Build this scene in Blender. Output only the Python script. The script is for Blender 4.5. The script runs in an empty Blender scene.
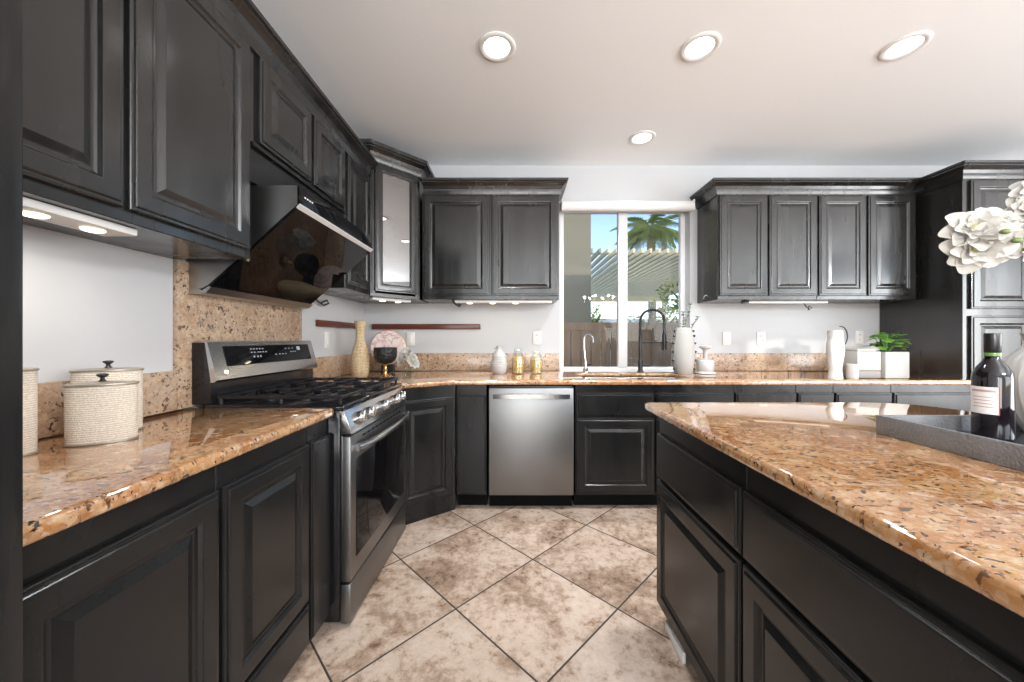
import bpy, bmesh, math, random
from mathutils import Vector, Matrix
random.seed(7)
sc = bpy.context.scene
C = sc.collection
PI = math.pi

# ------------------------------------------------------------------ camera
F_PX, VPX, VPY, CAM_Z = 360.0, 515.5, 339.0, 1.205
cd = bpy.data.cameras.new('camera'); cam = bpy.data.objects.new('camera', cd); C.objects.link(cam)
cam.location = (0, 0, CAM_Z); cam.rotation_euler = (PI/2, 0, 0)
cd.sensor_fit = 'HORIZONTAL'; cd.sensor_width = 36.0; cd.lens = 36.0*F_PX/1024
cd.shift_x = (512-VPX)/1024; cd.shift_y = (VPY-341)/1024
cd.clip_start = 0.02; cd.clip_end = 300
sc.camera = cam

# ------------------------------------------------------------------ colour management, world, sun, daylight through the windows
vs = sc.view_settings
sc.display_settings.display_device = 'sRGB'
vs.view_transform = 'Standard'; vs.look = 'None'; vs.gamma = 1.0; vs.use_curve_mapping = False
vs.exposure = 0.15
sc.cycles.use_denoising = True
sc.cycles.max_bounces = 10; sc.cycles.diffuse_bounces = 5; sc.cycles.glossy_bounces = 5
sc.cycles.transparent_max_bounces = 12; sc.cycles.caustics_reflective = False; sc.cycles.caustics_refractive = False
sc.cycles.sample_clamp_indirect = 4.0

world = bpy.data.worlds.new('sky'); sc.world = world; world.use_nodes = True
wn = world.node_tree; wn.nodes.clear()
out = wn.nodes.new('ShaderNodeOutputWorld'); bg = wn.nodes.new('ShaderNodeBackground')
sky = wn.nodes.new('ShaderNodeTexSky'); sky.sky_type = 'NISHITA'; sky.sun_disc = False
sky.sun_elevation = math.radians(38); sky.sun_rotation = math.radians(200); sky.altitude = 50
sky.air_density = 1.0; sky.dust_density = 0.4; sky.ozone_density = 1.6
bg.inputs['Strength'].default_value = 0.25
wn.links.new(sky.outputs['Color'], bg.inputs['Color']); wn.links.new(bg.outputs['Background'], out.inputs['Surface'])

def lamp(name, kind, loc, direction, energy, color=(1, 1, 1), **kw):
    l = bpy.data.lights.new(name, kind); l.energy = energy; l.color = color
    for k, v in kw.items(): setattr(l, k, v)
    o = bpy.data.objects.new(name, l); C.objects.link(o); o.location = loc
    o.rotation_euler = Vector(direction).to_track_quat('-Z', 'Y').to_euler()
    return o
SUN_DIR = Vector((0.42, 0.90, -0.175))
lamp('sun', 'SUN', (-3, -8, 6), SUN_DIR, 1.7, (1.0, 0.93, 0.82), angle=0.009)
# daylight entering by the room's windows behind and beside the camera
lamp('daylight_patio_door', 'AREA', (-0.1, -3.74, 1.25), (0, 1, 1.1), 125, (0.95, 0.975, 1.0), shape='RECTANGLE', size=2.0, size_y=2.3)
lamp('daylight_family_window', 'AREA', (4.25, -3.80, 1.75), (0, 1, .8), 95, (0.95, 0.975, 1.0), shape='RECTANGLE', size=3.4, size_y=1.6)
lamp('daylight_side_door', 'AREA', (6.34, -1.25, 1.30), (-1, 0, .6), 300, (0.95, 0.97, 1.0), shape='RECTANGLE', size=3.8, size_y=2.4)

# ------------------------------------------------------------------ material helpers
class NT:
    def __init__(self, name):
        self.m = bpy.data.materials.new(name); self.m.use_nodes = True
        self.t = self.m.node_tree; self.t.nodes.clear()
        self.out = self.n('ShaderNodeOutputMaterial')
    def n(self, typ, **kw):
        nd = self.t.nodes.new(typ)
        for k, v in kw.items(): setattr(nd, k, v)
        return nd
    def l(self, a, b): self.t.links.new(a, b)
    def setin(self, nd, key, v):
        if hasattr(v, 'is_output'): self.l(v, nd.inputs[key])
        else: nd.inputs[key].default_value = v
    def math(self, op, a, b=0.0, c=None):
        nd = self.n('ShaderNodeMath', operation=op); self.setin(nd, 0, a); self.setin(nd, 1, b)
        if c is not None: self.setin(nd, 2, c)
        return nd.outputs[0]
    def mix(self, fac, a, b, blend='MIX'):
        nd = self.n('ShaderNodeMix', data_type='RGBA', blend_type=blend)
        self.setin(nd, 0, fac); self.setin(nd, 6, a if hasattr(a, 'is_output') else (*a, 1)); self.setin(nd, 7, b if hasattr(b, 'is_output') else (*b, 1))
        return nd.outputs[2]
    def obj(self): return self.n('ShaderNodeTexCoord').outputs['Object']
    def geo(self): return self.n('ShaderNodeNewGeometry').outputs['Position']
    def mapping(self, vec, scale=(1, 1, 1), rot=(0, 0, 0), loc=(0, 0, 0)):
        nd = self.n('ShaderNodeMapping'); self.l(vec, nd.inputs[0])
        nd.inputs[1].default_value = loc; nd.inputs[2].default_value = rot; nd.inputs[3].default_value = scale
        return nd.outputs[0]
    def noise(self, vec, scale, detail=4, rough=.55, dist=0.0):
        nd = self.n('ShaderNodeTexNoise'); self.l(vec, nd.inputs['Vector'])
        nd.inputs['Scale'].default_value = scale; nd.inputs['Detail'].default_value = detail
        nd.inputs['Roughness'].default_value = rough; nd.inputs['Distortion'].default_value = dist
        return nd.outputs['Fac']
    def voro(self, vec, scale, feature='F1', out='Distance'):
        nd = self.n('ShaderNodeTexVoronoi', feature=feature); self.l(vec, nd.inputs['Vector']); nd.inputs['Scale'].default_value = scale
        return nd.outputs[out]
    def ramp(self, fac, stops):
        nd = self.n('ShaderNodeValToRGB'); self.l(fac, nd.inputs[0]); cr = nd.color_ramp
        while len(cr.elements) > 1: cr.elements.remove(cr.elements[-1])
        for i, (p, c) in enumerate(stops):
            e = cr.elements[0] if i == 0 else cr.elements.new(p)
            e.position = p; e.color = (*c, 1) if len(c) == 3 else c
        return nd.outputs[0]
    def maprange(self, v, a, b, c, d):
        nd = self.n('ShaderNodeMapRange'); self.setin(nd, 0, v)
        for i, x in enumerate((a, b, c, d)): nd.inputs[i+1].default_value = x
        return nd.outputs[0]
    def bump(self, h, strength=.2, dist=.002):
        nd = self.n('ShaderNodeBump'); self.l(h, nd.inputs['Height']); nd.inputs['Strength'].default_value = strength; nd.inputs['Distance'].default_value = dist
        return nd.outputs[0]
    def bsdf(self, color, rough=.5, metal=0.0, normal=None, **kw):
        p = self.n('ShaderNodeBsdfPrincipled')
        self.setin(p, 'Base Color', color if hasattr(color, 'is_output') else (*color, 1))
        self.setin(p, 'Roughness', rough); self.setin(p, 'Metallic', metal)
        if normal is not None: self.l(normal, p.inputs['Normal'])
        for k, v in kw.items(): self.setin(p, k.replace('_', ' '), v)
        self.l(p.outputs[0], self.out.inputs[0]); return p

def simple(name, color, rough=.5, metal=0.0, var=.06, scale=14, **kw):
    m = NT(name); co = m.obj(); f = m.noise(co, scale, 3)
    c = m.mix(f, tuple(max(0, x*(1-var)) for x in color), tuple(min(1, x*(1+var)) for x in color))
    m.bsdf(c, rough, metal, **kw); return m.m

def emissive(name, color, strength):
    m = NT(name); e = m.n('ShaderNodeEmission'); e.inputs[0].default_value = (*color, 1); e.inputs[1].default_value = strength
    m.l(e.outputs[0], m.out.inputs[0]); return m.m

def thin_glass(name, refl=1.0, floor=0.0, tint=(1, 1, 1), rough=0.0):
    m = NT(name); lw = m.n('ShaderNodeLayerWeight'); lw.inputs[0].default_value = .5
    schlick = m.math('MULTIPLY_ADD', m.math('POWER', lw.outputs['Facing'], 5.0), .9, .045)
    fac = m.math('MINIMUM', m.math('MULTIPLY_ADD', schlick, refl, floor), 1.0)
    tr = m.n('ShaderNodeBsdfTransparent'); tr.inputs[0].default_value = (*tint, 1)
    gl = m.n('ShaderNodeBsdfGlossy'); gl.inputs['Roughness'].default_value = rough
    mx = m.n('ShaderNodeMixShader'); m.l(fac, mx.inputs[0]); m.l(tr.outputs[0], mx.inputs[1]); m.l(gl.outputs[0], mx.inputs[2])
    m.l(mx.outputs[0], m.out.inputs[0]); return m.m

def mat_paint(name, spec, r0, r1, streak, freq=3.5, det=5):
    m = NT(name); co = m.geo()
    n1 = m.noise(m.mapping(co, (3, 3, streak)), freq, det, .5, .2)
    col = m.ramp(n1, [(.3, (.009, .009, .0092)), (.7, (.015, .0148, .0145))])
    r = m.maprange(n1, .3, .7, r0, r1)
    m.bsdf(col, r, Specular_IOR_Level=spec); return m.m

def mat_granite(name, base, light, dark_amt, stretch=(1, 1, 1), rough=.05, streak=0.0, coat=1.0):
    m = NT(name); co = m.geo(); cs = m.mapping(co, stretch, (0, 0, .5))
    flow = m.noise(cs, 3.2, 5, .6, 1.2)
    col = m.ramp(flow, [(.3, base), (.5, tuple((a+b)/2 for a, b in zip(base, light))), (.68, light)])
    grain = m.voro(co, 130, out='Color')
    sep = m.n('ShaderNodeSeparateColor'); m.l(grain, sep.inputs[0])
    pale = m.noise(m.mapping(co, (1, 1, 1), (0, 0, 0), (4, 1, 7)), 27, 4, .6, .5)
    col = m.mix(m.maprange(pale, .54, .62, 0, .6), col, (.60, .43, .26))
    col = m.mix(m.maprange(sep.outputs[0], .6, 1, 0, .4), col, (.66, .52, .38))
    col = m.mix(m.maprange(sep.outputs[1], .65, 1, 0, .4), col, (.28, .10, .03))
    fl = m.noise(cs, 36, 4, .65, .6)
    col = m.mix(m.maprange(fl, .58, .63, 0, dark_amt), col, (.085, .035, .015))
    fl2 = m.noise(m.mapping(co, (1, 1, 1), (0, 0, 0), (9, 3, 1)), 58, 4, .6, .3)
    col = m.mix(m.maprange(fl2, .61, .64, 0, dark_amt+.1), col, (.018, .013, .012))
    if streak:
        st = m.noise(m.mapping(co, (1.0, 5.0, 3), (0, 0, .35), (2, 0, 0)), 5.0, 6, .7, .8)
        col = m.mix(m.maprange(st, .55, .72, 0, streak), col, (.10, .045, .02))
    m.bsdf(col, rough, IOR=1.5, Coat_Weight=coat, Coat_IOR=1.75, Coat_Roughness=.02); return m.m

def mat_tile():
    m = NT('diagonal stone floor tile'); co = m.geo()
    sp = m.n('ShaderNodeSeparateXYZ'); m.l(co, sp.inputs[0])
    T = .5110; r2 = 1/math.sqrt(2)
    u = m.math('MULTIPLY', m.math('ADD', sp.outputs[0], sp.outputs[1]), r2)
    v = m.math('MULTIPLY', m.math('SUBTRACT', sp.outputs[1], sp.outputs[0]), r2)
    ut = m.math('DIVIDE', m.math('SUBTRACT', u, .437-T*4), T); vt = m.math('DIVIDE', m.math('SUBTRACT', v, .303-T*4), T)
    def edge(t):
        f = m.math('FRACT', t); return m.math('MINIMUM', f, m.math('SUBTRACT', 1.0, f))
    d = m.math('MINIMUM', edge(ut), edge(vt))
    grout = m.maprange(d, .0065, .0085, 1, 0)
    cx = m.n('ShaderNodeCombineXYZ'); m.l(m.math('FLOOR', ut), cx.inputs[0]); m.l(m.math('FLOOR', vt), cx.inputs[1])
    wn_ = m.n('ShaderNodeTexWhiteNoise', noise_dimensions='3D'); m.l(cx.outputs[0], wn_.inputs['Vector'])
    off = m.n('ShaderNodeVectorMath', operation='MULTIPLY_ADD'); m.l(wn_.outputs['Color'], off.inputs[0]); off.inputs[1].default_value = (7, 7, 7); m.l(co, off.inputs[2])
    n1 = m.noise(off.outputs[0], 3.0, 8, .68, .5); n2 = m.noise(off.outputs[0], 22, 6, .75, .2)
    mixn = m.math('MULTIPLY_ADD', n2, .45, m.math('MULTIPLY', n1, .55))
    col = m.ramp(mixn, [(.37, (.17, .105, .07)), (.46, (.35, .245, .175)), (.53, (.53, .41, .325)), (.66, (.65, .54, .455))])
    tint = m.maprange(wn_.outputs['Value'], 0, 1, .92, 1.06)
    sc_ = m.n('ShaderNodeVectorMath', operation='SCALE'); m.l(col, sc_.inputs[0]); m.l(tint, sc_.inputs['Scale'])
    col = m.mix(grout, sc_.outputs[0], (.035, .026, .02))
    h = m.math('SUBTRACT', m.math('MULTIPLY', n2, .25), grout)
    m.bsdf(col, m.math('MULTIPLY_ADD', grout, .4, m.maprange(n2, .3, .7, .24, .38)), normal=m.bump(h, .25, .003)); return m.m

def mat_wall(name, c, bumpy=.06):
    m = NT(name); co = m.geo(); n = m.noise(co, 45, 4, .6)
    m.bsdf(m.mix(m.noise(co, 1.3, 3), tuple(x*.985 for x in c), c), .6, normal=m.bump(n, bumpy, .003)); return m.m

def mat_steel(name, c=.56, rough=.24, axis=(1, 1, 40)):
    m = NT(name); co = m.obj(); n = m.noise(m.mapping(co, axis), 30, 3)
    m.bsdf(m.mix(n, (c*.92, c*.92, c*.93), (c, c*.99, c*.97)), m.maprange(n, .3, .7, rough*.85, rough*1.2), 1.0); return m.m

M = {}
M['paint'] = mat_paint('black cabinet paint', .34, .17, .27, .9)
M['gloss'] = mat_paint('glossy streaky black cabinet paint', .88, .15, .32, .4, 2.8, 3)
M['granite'] = mat_granite('brown granite worktop', (.30, .105, .025), (.50, .28, .12), .9, (1, 1.9, 1), .04, .7)
M['granite_splash'] = mat_granite('speckled granite splash', (.34, .215, .13), (.54, .42, .32), .85, (1, 1, 1), .3, coat=.15)
M['tile'] = mat_tile()
M['wall'] = mat_wall('white wall paint', (.545, .555, .57))
M['ceil'] = mat_wall('ceiling paint', (.92, .94, .955), .12)
M['trimwhite'] = simple('white trim', (.80, .80, .78), .4, var=.02)
M['vinyl'] = simple('white vinyl', (.78, .79, .80), .35, var=.02)
M['steel'] = mat_steel('brushed stainless steel', .24, .36, (40, 40, 1))
M['steel_h'] = mat_steel('brushed stainless steel horizontal', .56, .2, (1, 1, 40))
M['chrome'] = simple('chrome', (.75, .76, .78), .08, 1.0, .02)
M['iron'] = simple('cast iron', (.012, .012, .014), .38, 0, .3, 60)
M['enamel'] = simple('black enamel', (.010, .010, .012), .12, 0, .1)
M['blackglass'] = simple('black glass', (.004, .004, .005), .03, 0, .1, 5, Specular_IOR_Level=.22)
M['blackmetal'] = simple('matte black metal', (.012, .012, .013), .35, 0, .2)
M['greymetal'] = mat_steel('dull grey metal', .42, .33, (1, 1, 30))
M['glass'] = thin_glass('window glass', .6, 0.0)
M['cabglass'] = thin_glass('reflective cabinet glass', 1.2, .42, (.6, .62, .62))
M['clear'] = thin_glass('clear glass', 1.6, .03, (.96, .98, .98))
M['light'] = emissive('lamp diffuser', (1, .97, .92), 6.0)
M['puck'] = emissive('warm puck light', (1, .84, .62), 4.0)
M['white'] = simple('glossy white ceramic', (.48, .475, .465), .18, 0, .03)
M['matwhite'] = simple('matt white ceramic', (.38, .372, .355), .55, 0, .05)
M['mahogany'] = simple('mahogany wood', (.10, .022, .012), .3, 0, .4, 25)
M['gold'] = simple('brass', (.75, .52, .22), .22, 1.0, .08)
M['plastic'] = simple('white outlet plastic', (.78, .77, .75), .35, 0, .02)
M['soil'] = simple('soil', (.03, .02, .014), .9, 0, .4, 80)
M['stucco'] = mat_wall('tan stucco', (.25, .225, .15), .5)
M['dark'] = simple('dark gap', (.004, .004, .004), .8, Specular_IOR_Level=.1)

# ------------------------------------------------------------------ mesh helpers
def finish(name, bm, mat, parent=None, smooth=35):
    bmesh.ops.recalc_face_normals(bm, faces=bm.faces)
    me = bpy.data.meshes.new(name); bm.to_mesh(me); bm.free()
    me.materials.append(mat)
    if smooth:
        for p in me.polygons: p.use_smooth = True
        me.set_sharp_from_angle(angle=math.radians(smooth))
    o = bpy.data.objects.new(name, me); C.objects.link(o)
    if parent: o.parent = parent
    return o
def tag(o, label, cat, group=None):
    o['label'] = label; o['category'] = cat
    if group: o['group'] = group
    return o
def thing(name, label, cat, loc=(0, 0, 0), rotz=0.0, group=None):
    o = bpy.data.objects.new(name, None); C.objects.link(o); o.empty_display_size = .05
    o.location = loc; o.rotation_euler = (0, 0, rotz); tag(o, label, cat, group); return o
def struct(o): o['kind'] = 'structure'; return o
def B(): return bmesh.new()

def box(bm, x0, x1, y0, y1, z0, z1, bev=0, seg=2):
    v = [bm.verts.new(p) for p in ((x0, y0, z0), (x1, y0, z0), (x1, y1, z0), (x0, y1, z0), (x0, y0, z1), (x1, y0, z1), (x1, y1, z1), (x0, y1, z1))]
    fs = [bm.faces.new([v[i] for i in f]) for f in ((3, 2, 1, 0), (4, 5, 6, 7), (0, 1, 5, 4), (1, 2, 6, 5), (2, 3, 7, 6), (3, 0, 4, 7))]
    if bev:
        es = list({e for f in fs for e in f.edges})
        bmesh.ops.bevel(bm, geom=es, offset=bev, segments=seg, affect='EDGES', profile=.5)
    return bm
def prism(bm, pts, z0, z1, bev=0, seg=3, axis='z'):
    def P(p, w):
        return {'z': (p[0], p[1], w), 'y': (p[0], w, p[1]), 'x': (w, p[0], p[1])}[axis]
    a = [bm.verts.new(P(p, z0)) for p in pts]; b = [bm.verts.new(P(p, z1)) for p in pts]; n = len(pts)
    fs = [bm.faces.new(a[::-1]), bm.faces.new(b)] + [bm.faces.new((a[i], a[(i+1) % n], b[(i+1) % n], b[i])) for i in range(n)]
    if bev:
        bmesh.ops.recalc_face_normals(bm, faces=fs)
        es = [e for e in {e for f in fs for e in f.edges} if e.calc_face_angle(0) > .6]
        bmesh.ops.bevel(bm, geom=es, offset=bev, segments=seg, affect='EDGES', profile=.5)
    return bm
def lathe(bm, prof, c=(0, 0, 0), segs=32, sx=1.0, sy=1.0, closed=False):
    rings = []
    for r, z in prof:
        if r < 1e-6: rings.append([bm.verts.new((c[0], c[1], c[2]+z))])
        else: rings.append([bm.verts.new((c[0]+sx*r*math.cos(2*PI*i/segs), c[1]+sy*r*math.sin(2*PI*i/segs), c[2]+z)) for i in range(segs)])
    pr = list(zip(rings, rings[1:])) + ([(rings[-1], rings[0])] if closed else [])
    for a, b in pr:
        if len(a) == 1 and len(b) == 1: continue
        for i in range(segs):
            j = (i+1) % segs
            if len(a) == 1: bm.faces.new((a[0], b[j], b[i]))
            elif len(b) == 1: bm.faces.new((a[i], a[j], b[0]))
            else: bm.faces.new((a[i], a[j], b[j], b[i]))
    return bm
def tube(bm, pts, r, segs=10, cap=True):
    pts = [Vector(p) for p in pts]; n = len(pts)
    rs = r if isinstance(r, (list, tuple)) else [r]*n
    tang = [(pts[min(i+1, n-1)]-pts[max(i-1, 0)]).normalized() for i in range(n)]
    up = Vector((0, 0, 1)) if abs(tang[0].z) < .9 else Vector((1, 0, 0))
    nrm = (up - tang[0]*up.dot(tang[0])).normalized(); rings = []
    for i in range(n):
        nrm = (nrm - tang[i]*nrm.dot(tang[i])).normalized(); bi = tang[i].cross(nrm)
        rings.append([bm.verts.new(pts[i] + (nrm*math.cos(2*PI*k/segs)+bi*math.sin(2*PI*k/segs))*rs[i]) for k in range(segs)])
    for a, b in zip(rings, rings[1:]):
        for k in range(segs): bm.faces.new((a[k], a[(k+1) % segs], b[(k+1) % segs], b[k]))
    if cap: bm.faces.new(rings[0][::-1]); bm.faces.new(rings[-1])
    return bm
def arc(c, r, a0, a1, n, plane='xz', y=0):
    out = []
    for i in range(n+1):
        a = a0+(a1-a0)*i/n; out.append((c[0]+r*math.cos(a), c[1]+r*math.sin(a)))
    return out
def sweep(bm, path, prof, closed_prof=True):
    """mitred sweep of a profile (out, z) along a plan polyline; out = right of travel"""
    n = len(path); pts = [Vector(p) for p in path]; rings = []
    dirs = [(pts[i+1]-pts[i]).normalized() for i in range(n-1)]
    rt = lambda d: Vector((d.y, -d.x))
    for i in range(n):
        if i == 0: off = rt(dirs[0])
        elif i == n-1: off = rt(dirs[-1])
        else:
            a, b = rt(dirs[i-1]), rt(dirs[i]); s = (a+b).normalized(); off = s/max(.3, s.dot(a))
        rings.append([bm.verts.new((pts[i].x+off.x*o, pts[i].y+off.y*o, z)) for o, z in prof])
    m = len(prof)
    for a, b in zip(rings, rings[1:]):
        for k in range(m): bm.faces.new((a[k], a[(k+1) % m], b[(k+1) % m], b[k]))
    bm.faces.new(rings[0]); bm.faces.new(rings[-1][::-1]); return bm

# raised panel front in a local frame: x = width, -y = outwards, z = up; its back lies at y = yb
DOOR = [(0, 0), (0, .012), (.0012, .0145), (.0035, .0162), (.006, .0165), (.011, .0165), (.0120, .0195), (.0135, .0212), (.0160, .022), (.054, .022), (.0562, .0213), (.0575, .0195), (.062, .014), (.068, .0115), (.074, .0115), (.077, .0122), (.0795, .0132), (.0945, .0205), (.0960, .0212), (.098, .0215)]
SLAB = [(0, 0), (0, .012), (.0012, .0145), (.0035, .0162), (.006, .0165), (.011, .0165), (.0120, .0195), (.0135, .0212), (.0160, .022)]
def front(bm, x0, x1, z0, z1, yb=0.0, rings=DOOR, sc_=1.0, hole=None):
    prev = None
    for ins, w in rings:
        i = ins*sc_
        cur = [bm.verts.new(p) for p in ((x0+i, yb-w, z0+i), (x1-i, yb-w, z0+i), (x1-i, yb-w, z1-i), (x0+i, yb-w, z1-i))]
        if prev:
            for k in range(4): bm.faces.new((prev[k], prev[(k+1) % 4], cur[(k+1) % 4], cur[k]))
        else: first = cur
        prev = cur
    if hole is None: bm.faces.new(prev)
    else:
        i = rings[-1][0]*sc_
        cur = [bm.verts.new(p) for p in ((x0+i, yb, z0+i), (x1-i, yb, z0+i), (x1-i, yb, z1-i), (x0+i, yb, z1-i))]
        for k in range(4): bm.faces.new((prev[k], prev[(k+1) % 4], cur[(k+1) % 4], cur[k])); bm.faces.new((first[k], first[(k+1) % 4], cur[(k+1) % 4], cur[k]))
        return bm
    bm.faces.new(first[::-1]); return bm

def cabinet(name, label, loc, rotz, w, z0, z1, depth, fronts, toe=0.0, toe_in=.07, group=None, cat='cabinet', body_pts=None, mat='paint', body=None):
    """front plane of the carcass on local y = 0, doors stand 22 mm proud; z from the floor"""
    t = thing(name, label, cat, loc, rotz, group)
    bm = B()
    if body:
        for q in body: box(bm, *q)
    elif body_pts: prism(bm, body_pts, z0+toe, z1)
    else: box(bm, 0, w, 0, depth, z0+toe, z1, .002, 1)
    finish('carcass', bm, M[mat], t)
    if toe:
        finish('toe_kick', box(B(), .0, w, toe_in, depth, z0, z0+toe-.0005), M['dark'], t)
    for kind, x0, x1, a, b in fronts:
        s = min(1.0, (x1-x0)/.30)
        rings = DOOR if kind in ('door', 'panel') else SLAB
        finish('drawer' if kind == 'drawer' else 'door', front(B(), x0, x1, a, b, -.0005, rings, s), M[mat], t, 0)
    return t

# ------------------------------------------------------------------ the setting
XL, YB, ZC = -1.375, 3.25, 2.77
XR, YF = 6.2, -3.6
struct(finish('floor', box(B(), XL-.15, XR+.15, YF-.15, YB+.15, -.12, 0), M['tile'], None, 0))
struct(finish('ceiling', box(B(), XL-.15, XR+.15, YF-.15, YB+.15, ZC, ZC+.12), M['ceil'], None, 0))
struct(finish('wall_left', box(B(), XL-.15, XL, YF-.15, YB+.15, 0, ZC), M['wall'], None, 0))
WX0, WX1, WZ0, WZ1 = .402, 1.575, .90, 2.42
bm = B()
for a in ((XL, WX0, 0, ZC), (WX1, XR, 0, ZC), (WX0, WX1, 0, WZ0), (WX0, WX1, WZ1, ZC)): box(bm, a[0], a[1], YB, YB+.15, a[2], a[3])
struct(finish('wall_back', bm, M['wall'], None, 0))
bm = B()
for a in ((XL, -1.2, 0, ZC), (1.0, 2.5, 0, ZC), (6.0, XR, 0, ZC), (-1.2, 1.0, 2.6, ZC), (2.5, 6.0, 2.6, ZC), (2.5, 6.0, 0, .9)): box(bm, a[0], a[1], YF-.15, YF, a[2], a[3])
struct(finish('wall_behind', bm, M['wall'], None, 0))
bm = B()
for a in ((YF, -3.2, 0, ZC), (.7, YB, 0, ZC), (-3.2, .7, 2.55, ZC)): box(bm, XR, XR+.15, a[0], a[1], a[2], a[3])
struct(finish('wall_right', bm, M['wall'], None, 0))

def window_frame(name, axis, p, a0, a1, z0, z1, parts_at, w=.05, t=.05, sill=False):
    """frame lying in the wall opening; axis 'y' = wall facing y"""
    root = struct(bpy.data.objects.new(name, None)); C.objects.link(root)
    def bx(bm, u0, u1, d0, d1, c0, c1):
        if axis == 'y': box(bm, u0, u1, p+d0, p+d1, c0, c1, .004, 2)
        else: box(bm, p+d0, p+d1, u0, u1, c0, c1, .004, 2)
    bm = B()
    bx(bm, a0, a0+w, 0, t, z0, z1); bx(bm, a1-w, a1, 0, t, z0, z1); bx(bm, a0+w, a1-w, 0, t, z0, z0+w); bx(bm, a0+w, a1-w, 0, t, z1-w, z1)
    finish('window_frame', bm, M['vinyl'], root)
    ed = [a0+w] + [m_ for m_ in parts_at] + [a1-w]
    for m_ in parts_at:
        finish('mullion', (lambda b: (bx(b, m_-.042, m_+.042, -.012, t-.004, z0+w, z1-w), b)[1])(B()), M['vinyl'], root)
    for u0, u1 in zip(ed, ed[1:]):
        lo = u0 + (.042 if u0 in parts_at else 0); hi = u1 - (.042 if u1 in parts_at else 0)
        finish('pane', (lambda b: (bx2(b, axis, p+t*.5, lo, hi, z0+w, z1-w), b)[1])(B()), M['glass'], root, 0)
    return root
def bx2(bm, axis, d, u0, u1, c0, c1):
    ps = [(u0, c0), (u1, c0), (u1, c1), (u0, c1)]
    bm.faces.new([bm.verts.new((u, d, c) if axis == 'y' else (d, u, c)) for u, c in ps])
w1 = window_frame('window_1', 'y', YB+.085, WX0, WX1, WZ0, WZ1, [.992], .045, .05)
finish('latch', box(B(), .982, 1.002, YB+.060, YB+.074, 1.50, 1.57, .004), M['vinyl'], w1)
window_frame('window_2', 'y', YF-.09, 2.5, 6.0, .9, 2.6, [3.667, 4.833], .05, .05)
window_frame('door_1', 'y', YF-.09, -1.2, 1.0, 0.0, 2.6, [-.1], .06, .05)
window_frame('door_2', 'x', XR+.04, -3.2, .7, 0.0, 2.55, [-1.25], .06, .05)

# ------------------------------------------------------------------ worktops and splashes
CT, CB = .920, .884
def rounded(pts, i, r, n=6):
    """round the corner i of a plan polygon"""
    p = Vector(pts[i]); a = Vector(pts[i-1])-p; b = Vector(pts[(i+1) % len(pts)])-p
    a.normalize(); b.normalize(); out = []
    for k in range(n+1):
        t = k/n; out.append(tuple(p + a*r*(1-t)**2 + b*r*t**2))
    return pts[:i]+out+pts[i+1:]
pl = [(XL+.001, .515), (-.748, .515), (-.748, 1.501), (XL+.001, 1.501)]
pl = rounded(pl, 2, .03)
o = finish('granite_worktop', prism(B(), pl, CB, CT, .013, 4), M['granite'])
tag(o, 'polished brown granite worktop on the left between black end panel and range', 'worktop')
def slab_with_hole(outer, hole, z0, z1, bev):
    bm = B(); es = []
    for lp in (outer, hole):
        vs_ = [bm.verts.new((x, y, z1)) for x, y in lp]
        es += [bm.edges.new((vs_[i], vs_[(i+1) % len(vs_)])) for i in range(len(vs_))]
    bmesh.ops.triangle_fill(bm, use_beauty=True, use_dissolve=True, edges=es, normal=(0, 0, 1))
    ex = bmesh.ops.extrude_face_region(bm, geom=bm.faces[:])
    bmesh.ops.translate(bm, vec=(0, 0, z0-z1), verts=[g for g in ex['geom'] if isinstance(g, bmesh.types.BMVert)])
    bmesh.ops.recalc_face_normals(bm, faces=bm.faces[:])
    ed = [e for e in bm.edges if len(e.link_faces) == 2 and e.calc_face_angle(0) > 1.0 and abs(e.verts[0].co.z-e.verts[1].co.z) < 1e-4]
    bmesh.ops.bevel(bm, geom=ed, offset=bev, segments=4, affect='EDGES', profile=.5)
    return bm
SX0, SX1, SY0, SY1 = .50, 1.30, 2.66, 3.02
hole = [(SX0, SY0), (SX0, SY1), (SX1, SY1), (SX1, SY0)]
for i in (3, 2, 1, 0): hole = rounded(hole, i, .07)
outer = [(XL+.001, 2.283), (-.740, 2.283), (-.735, 2.30), (-.45, 2.495), (-.40, 2.503), (3.278, 2.503), (3.278, YB-.001), (XL+.001, YB-.001)]
o = finish('granite_worktop', slab_with_hole(outer, hole, CB, CT, .012), M['granite'])
tag(o, 'long granite worktop under the window running from corner to tall cupboard', 'worktop')
pi_ = [(.575, -.25), (1.80, -.25), (1.80, 1.63), (.575, 1.63)]
pi_ = rounded(pi_, 3, .035); pi_ = rounded(pi_, 2, .26, 10)
o = finish('granite_worktop', prism(B(), pi_, CB, CT, .013, 4), M['granite'])
tag(o, 'glossy orange brown granite island top carrying the grey tray', 'worktop')

def splash(label, *bx_):
    o = finish('granite_backsplash', box(B(), *bx_, .003, 2), M['granite_splash']); tag(o, label, 'backsplash')
splash('low speckled granite splash behind the woven canisters', XL, XL+.020, .515, 1.443, CT+.0005, 1.078)
splash('tall speckled granite panel on the wall behind the range', XL+.0005, XL+.021, 1.4435, 2.285, CT+.0005, 1.523)
splash('low granite splash behind the tall woven bottle in the corner', XL, XL+.020, 2.2855, YB-.0205, CT+.0005, 1.078)
splash('low granite splash behind the white bottle and pasta jars', XL, WX0-.012, YB-.020, YB, CT+.0005, 1.078)
splash('low granite splash right of the window behind white vases', WX1+.03, 3.279, YB-.020, YB, CT+.0005, 1.078)

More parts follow.
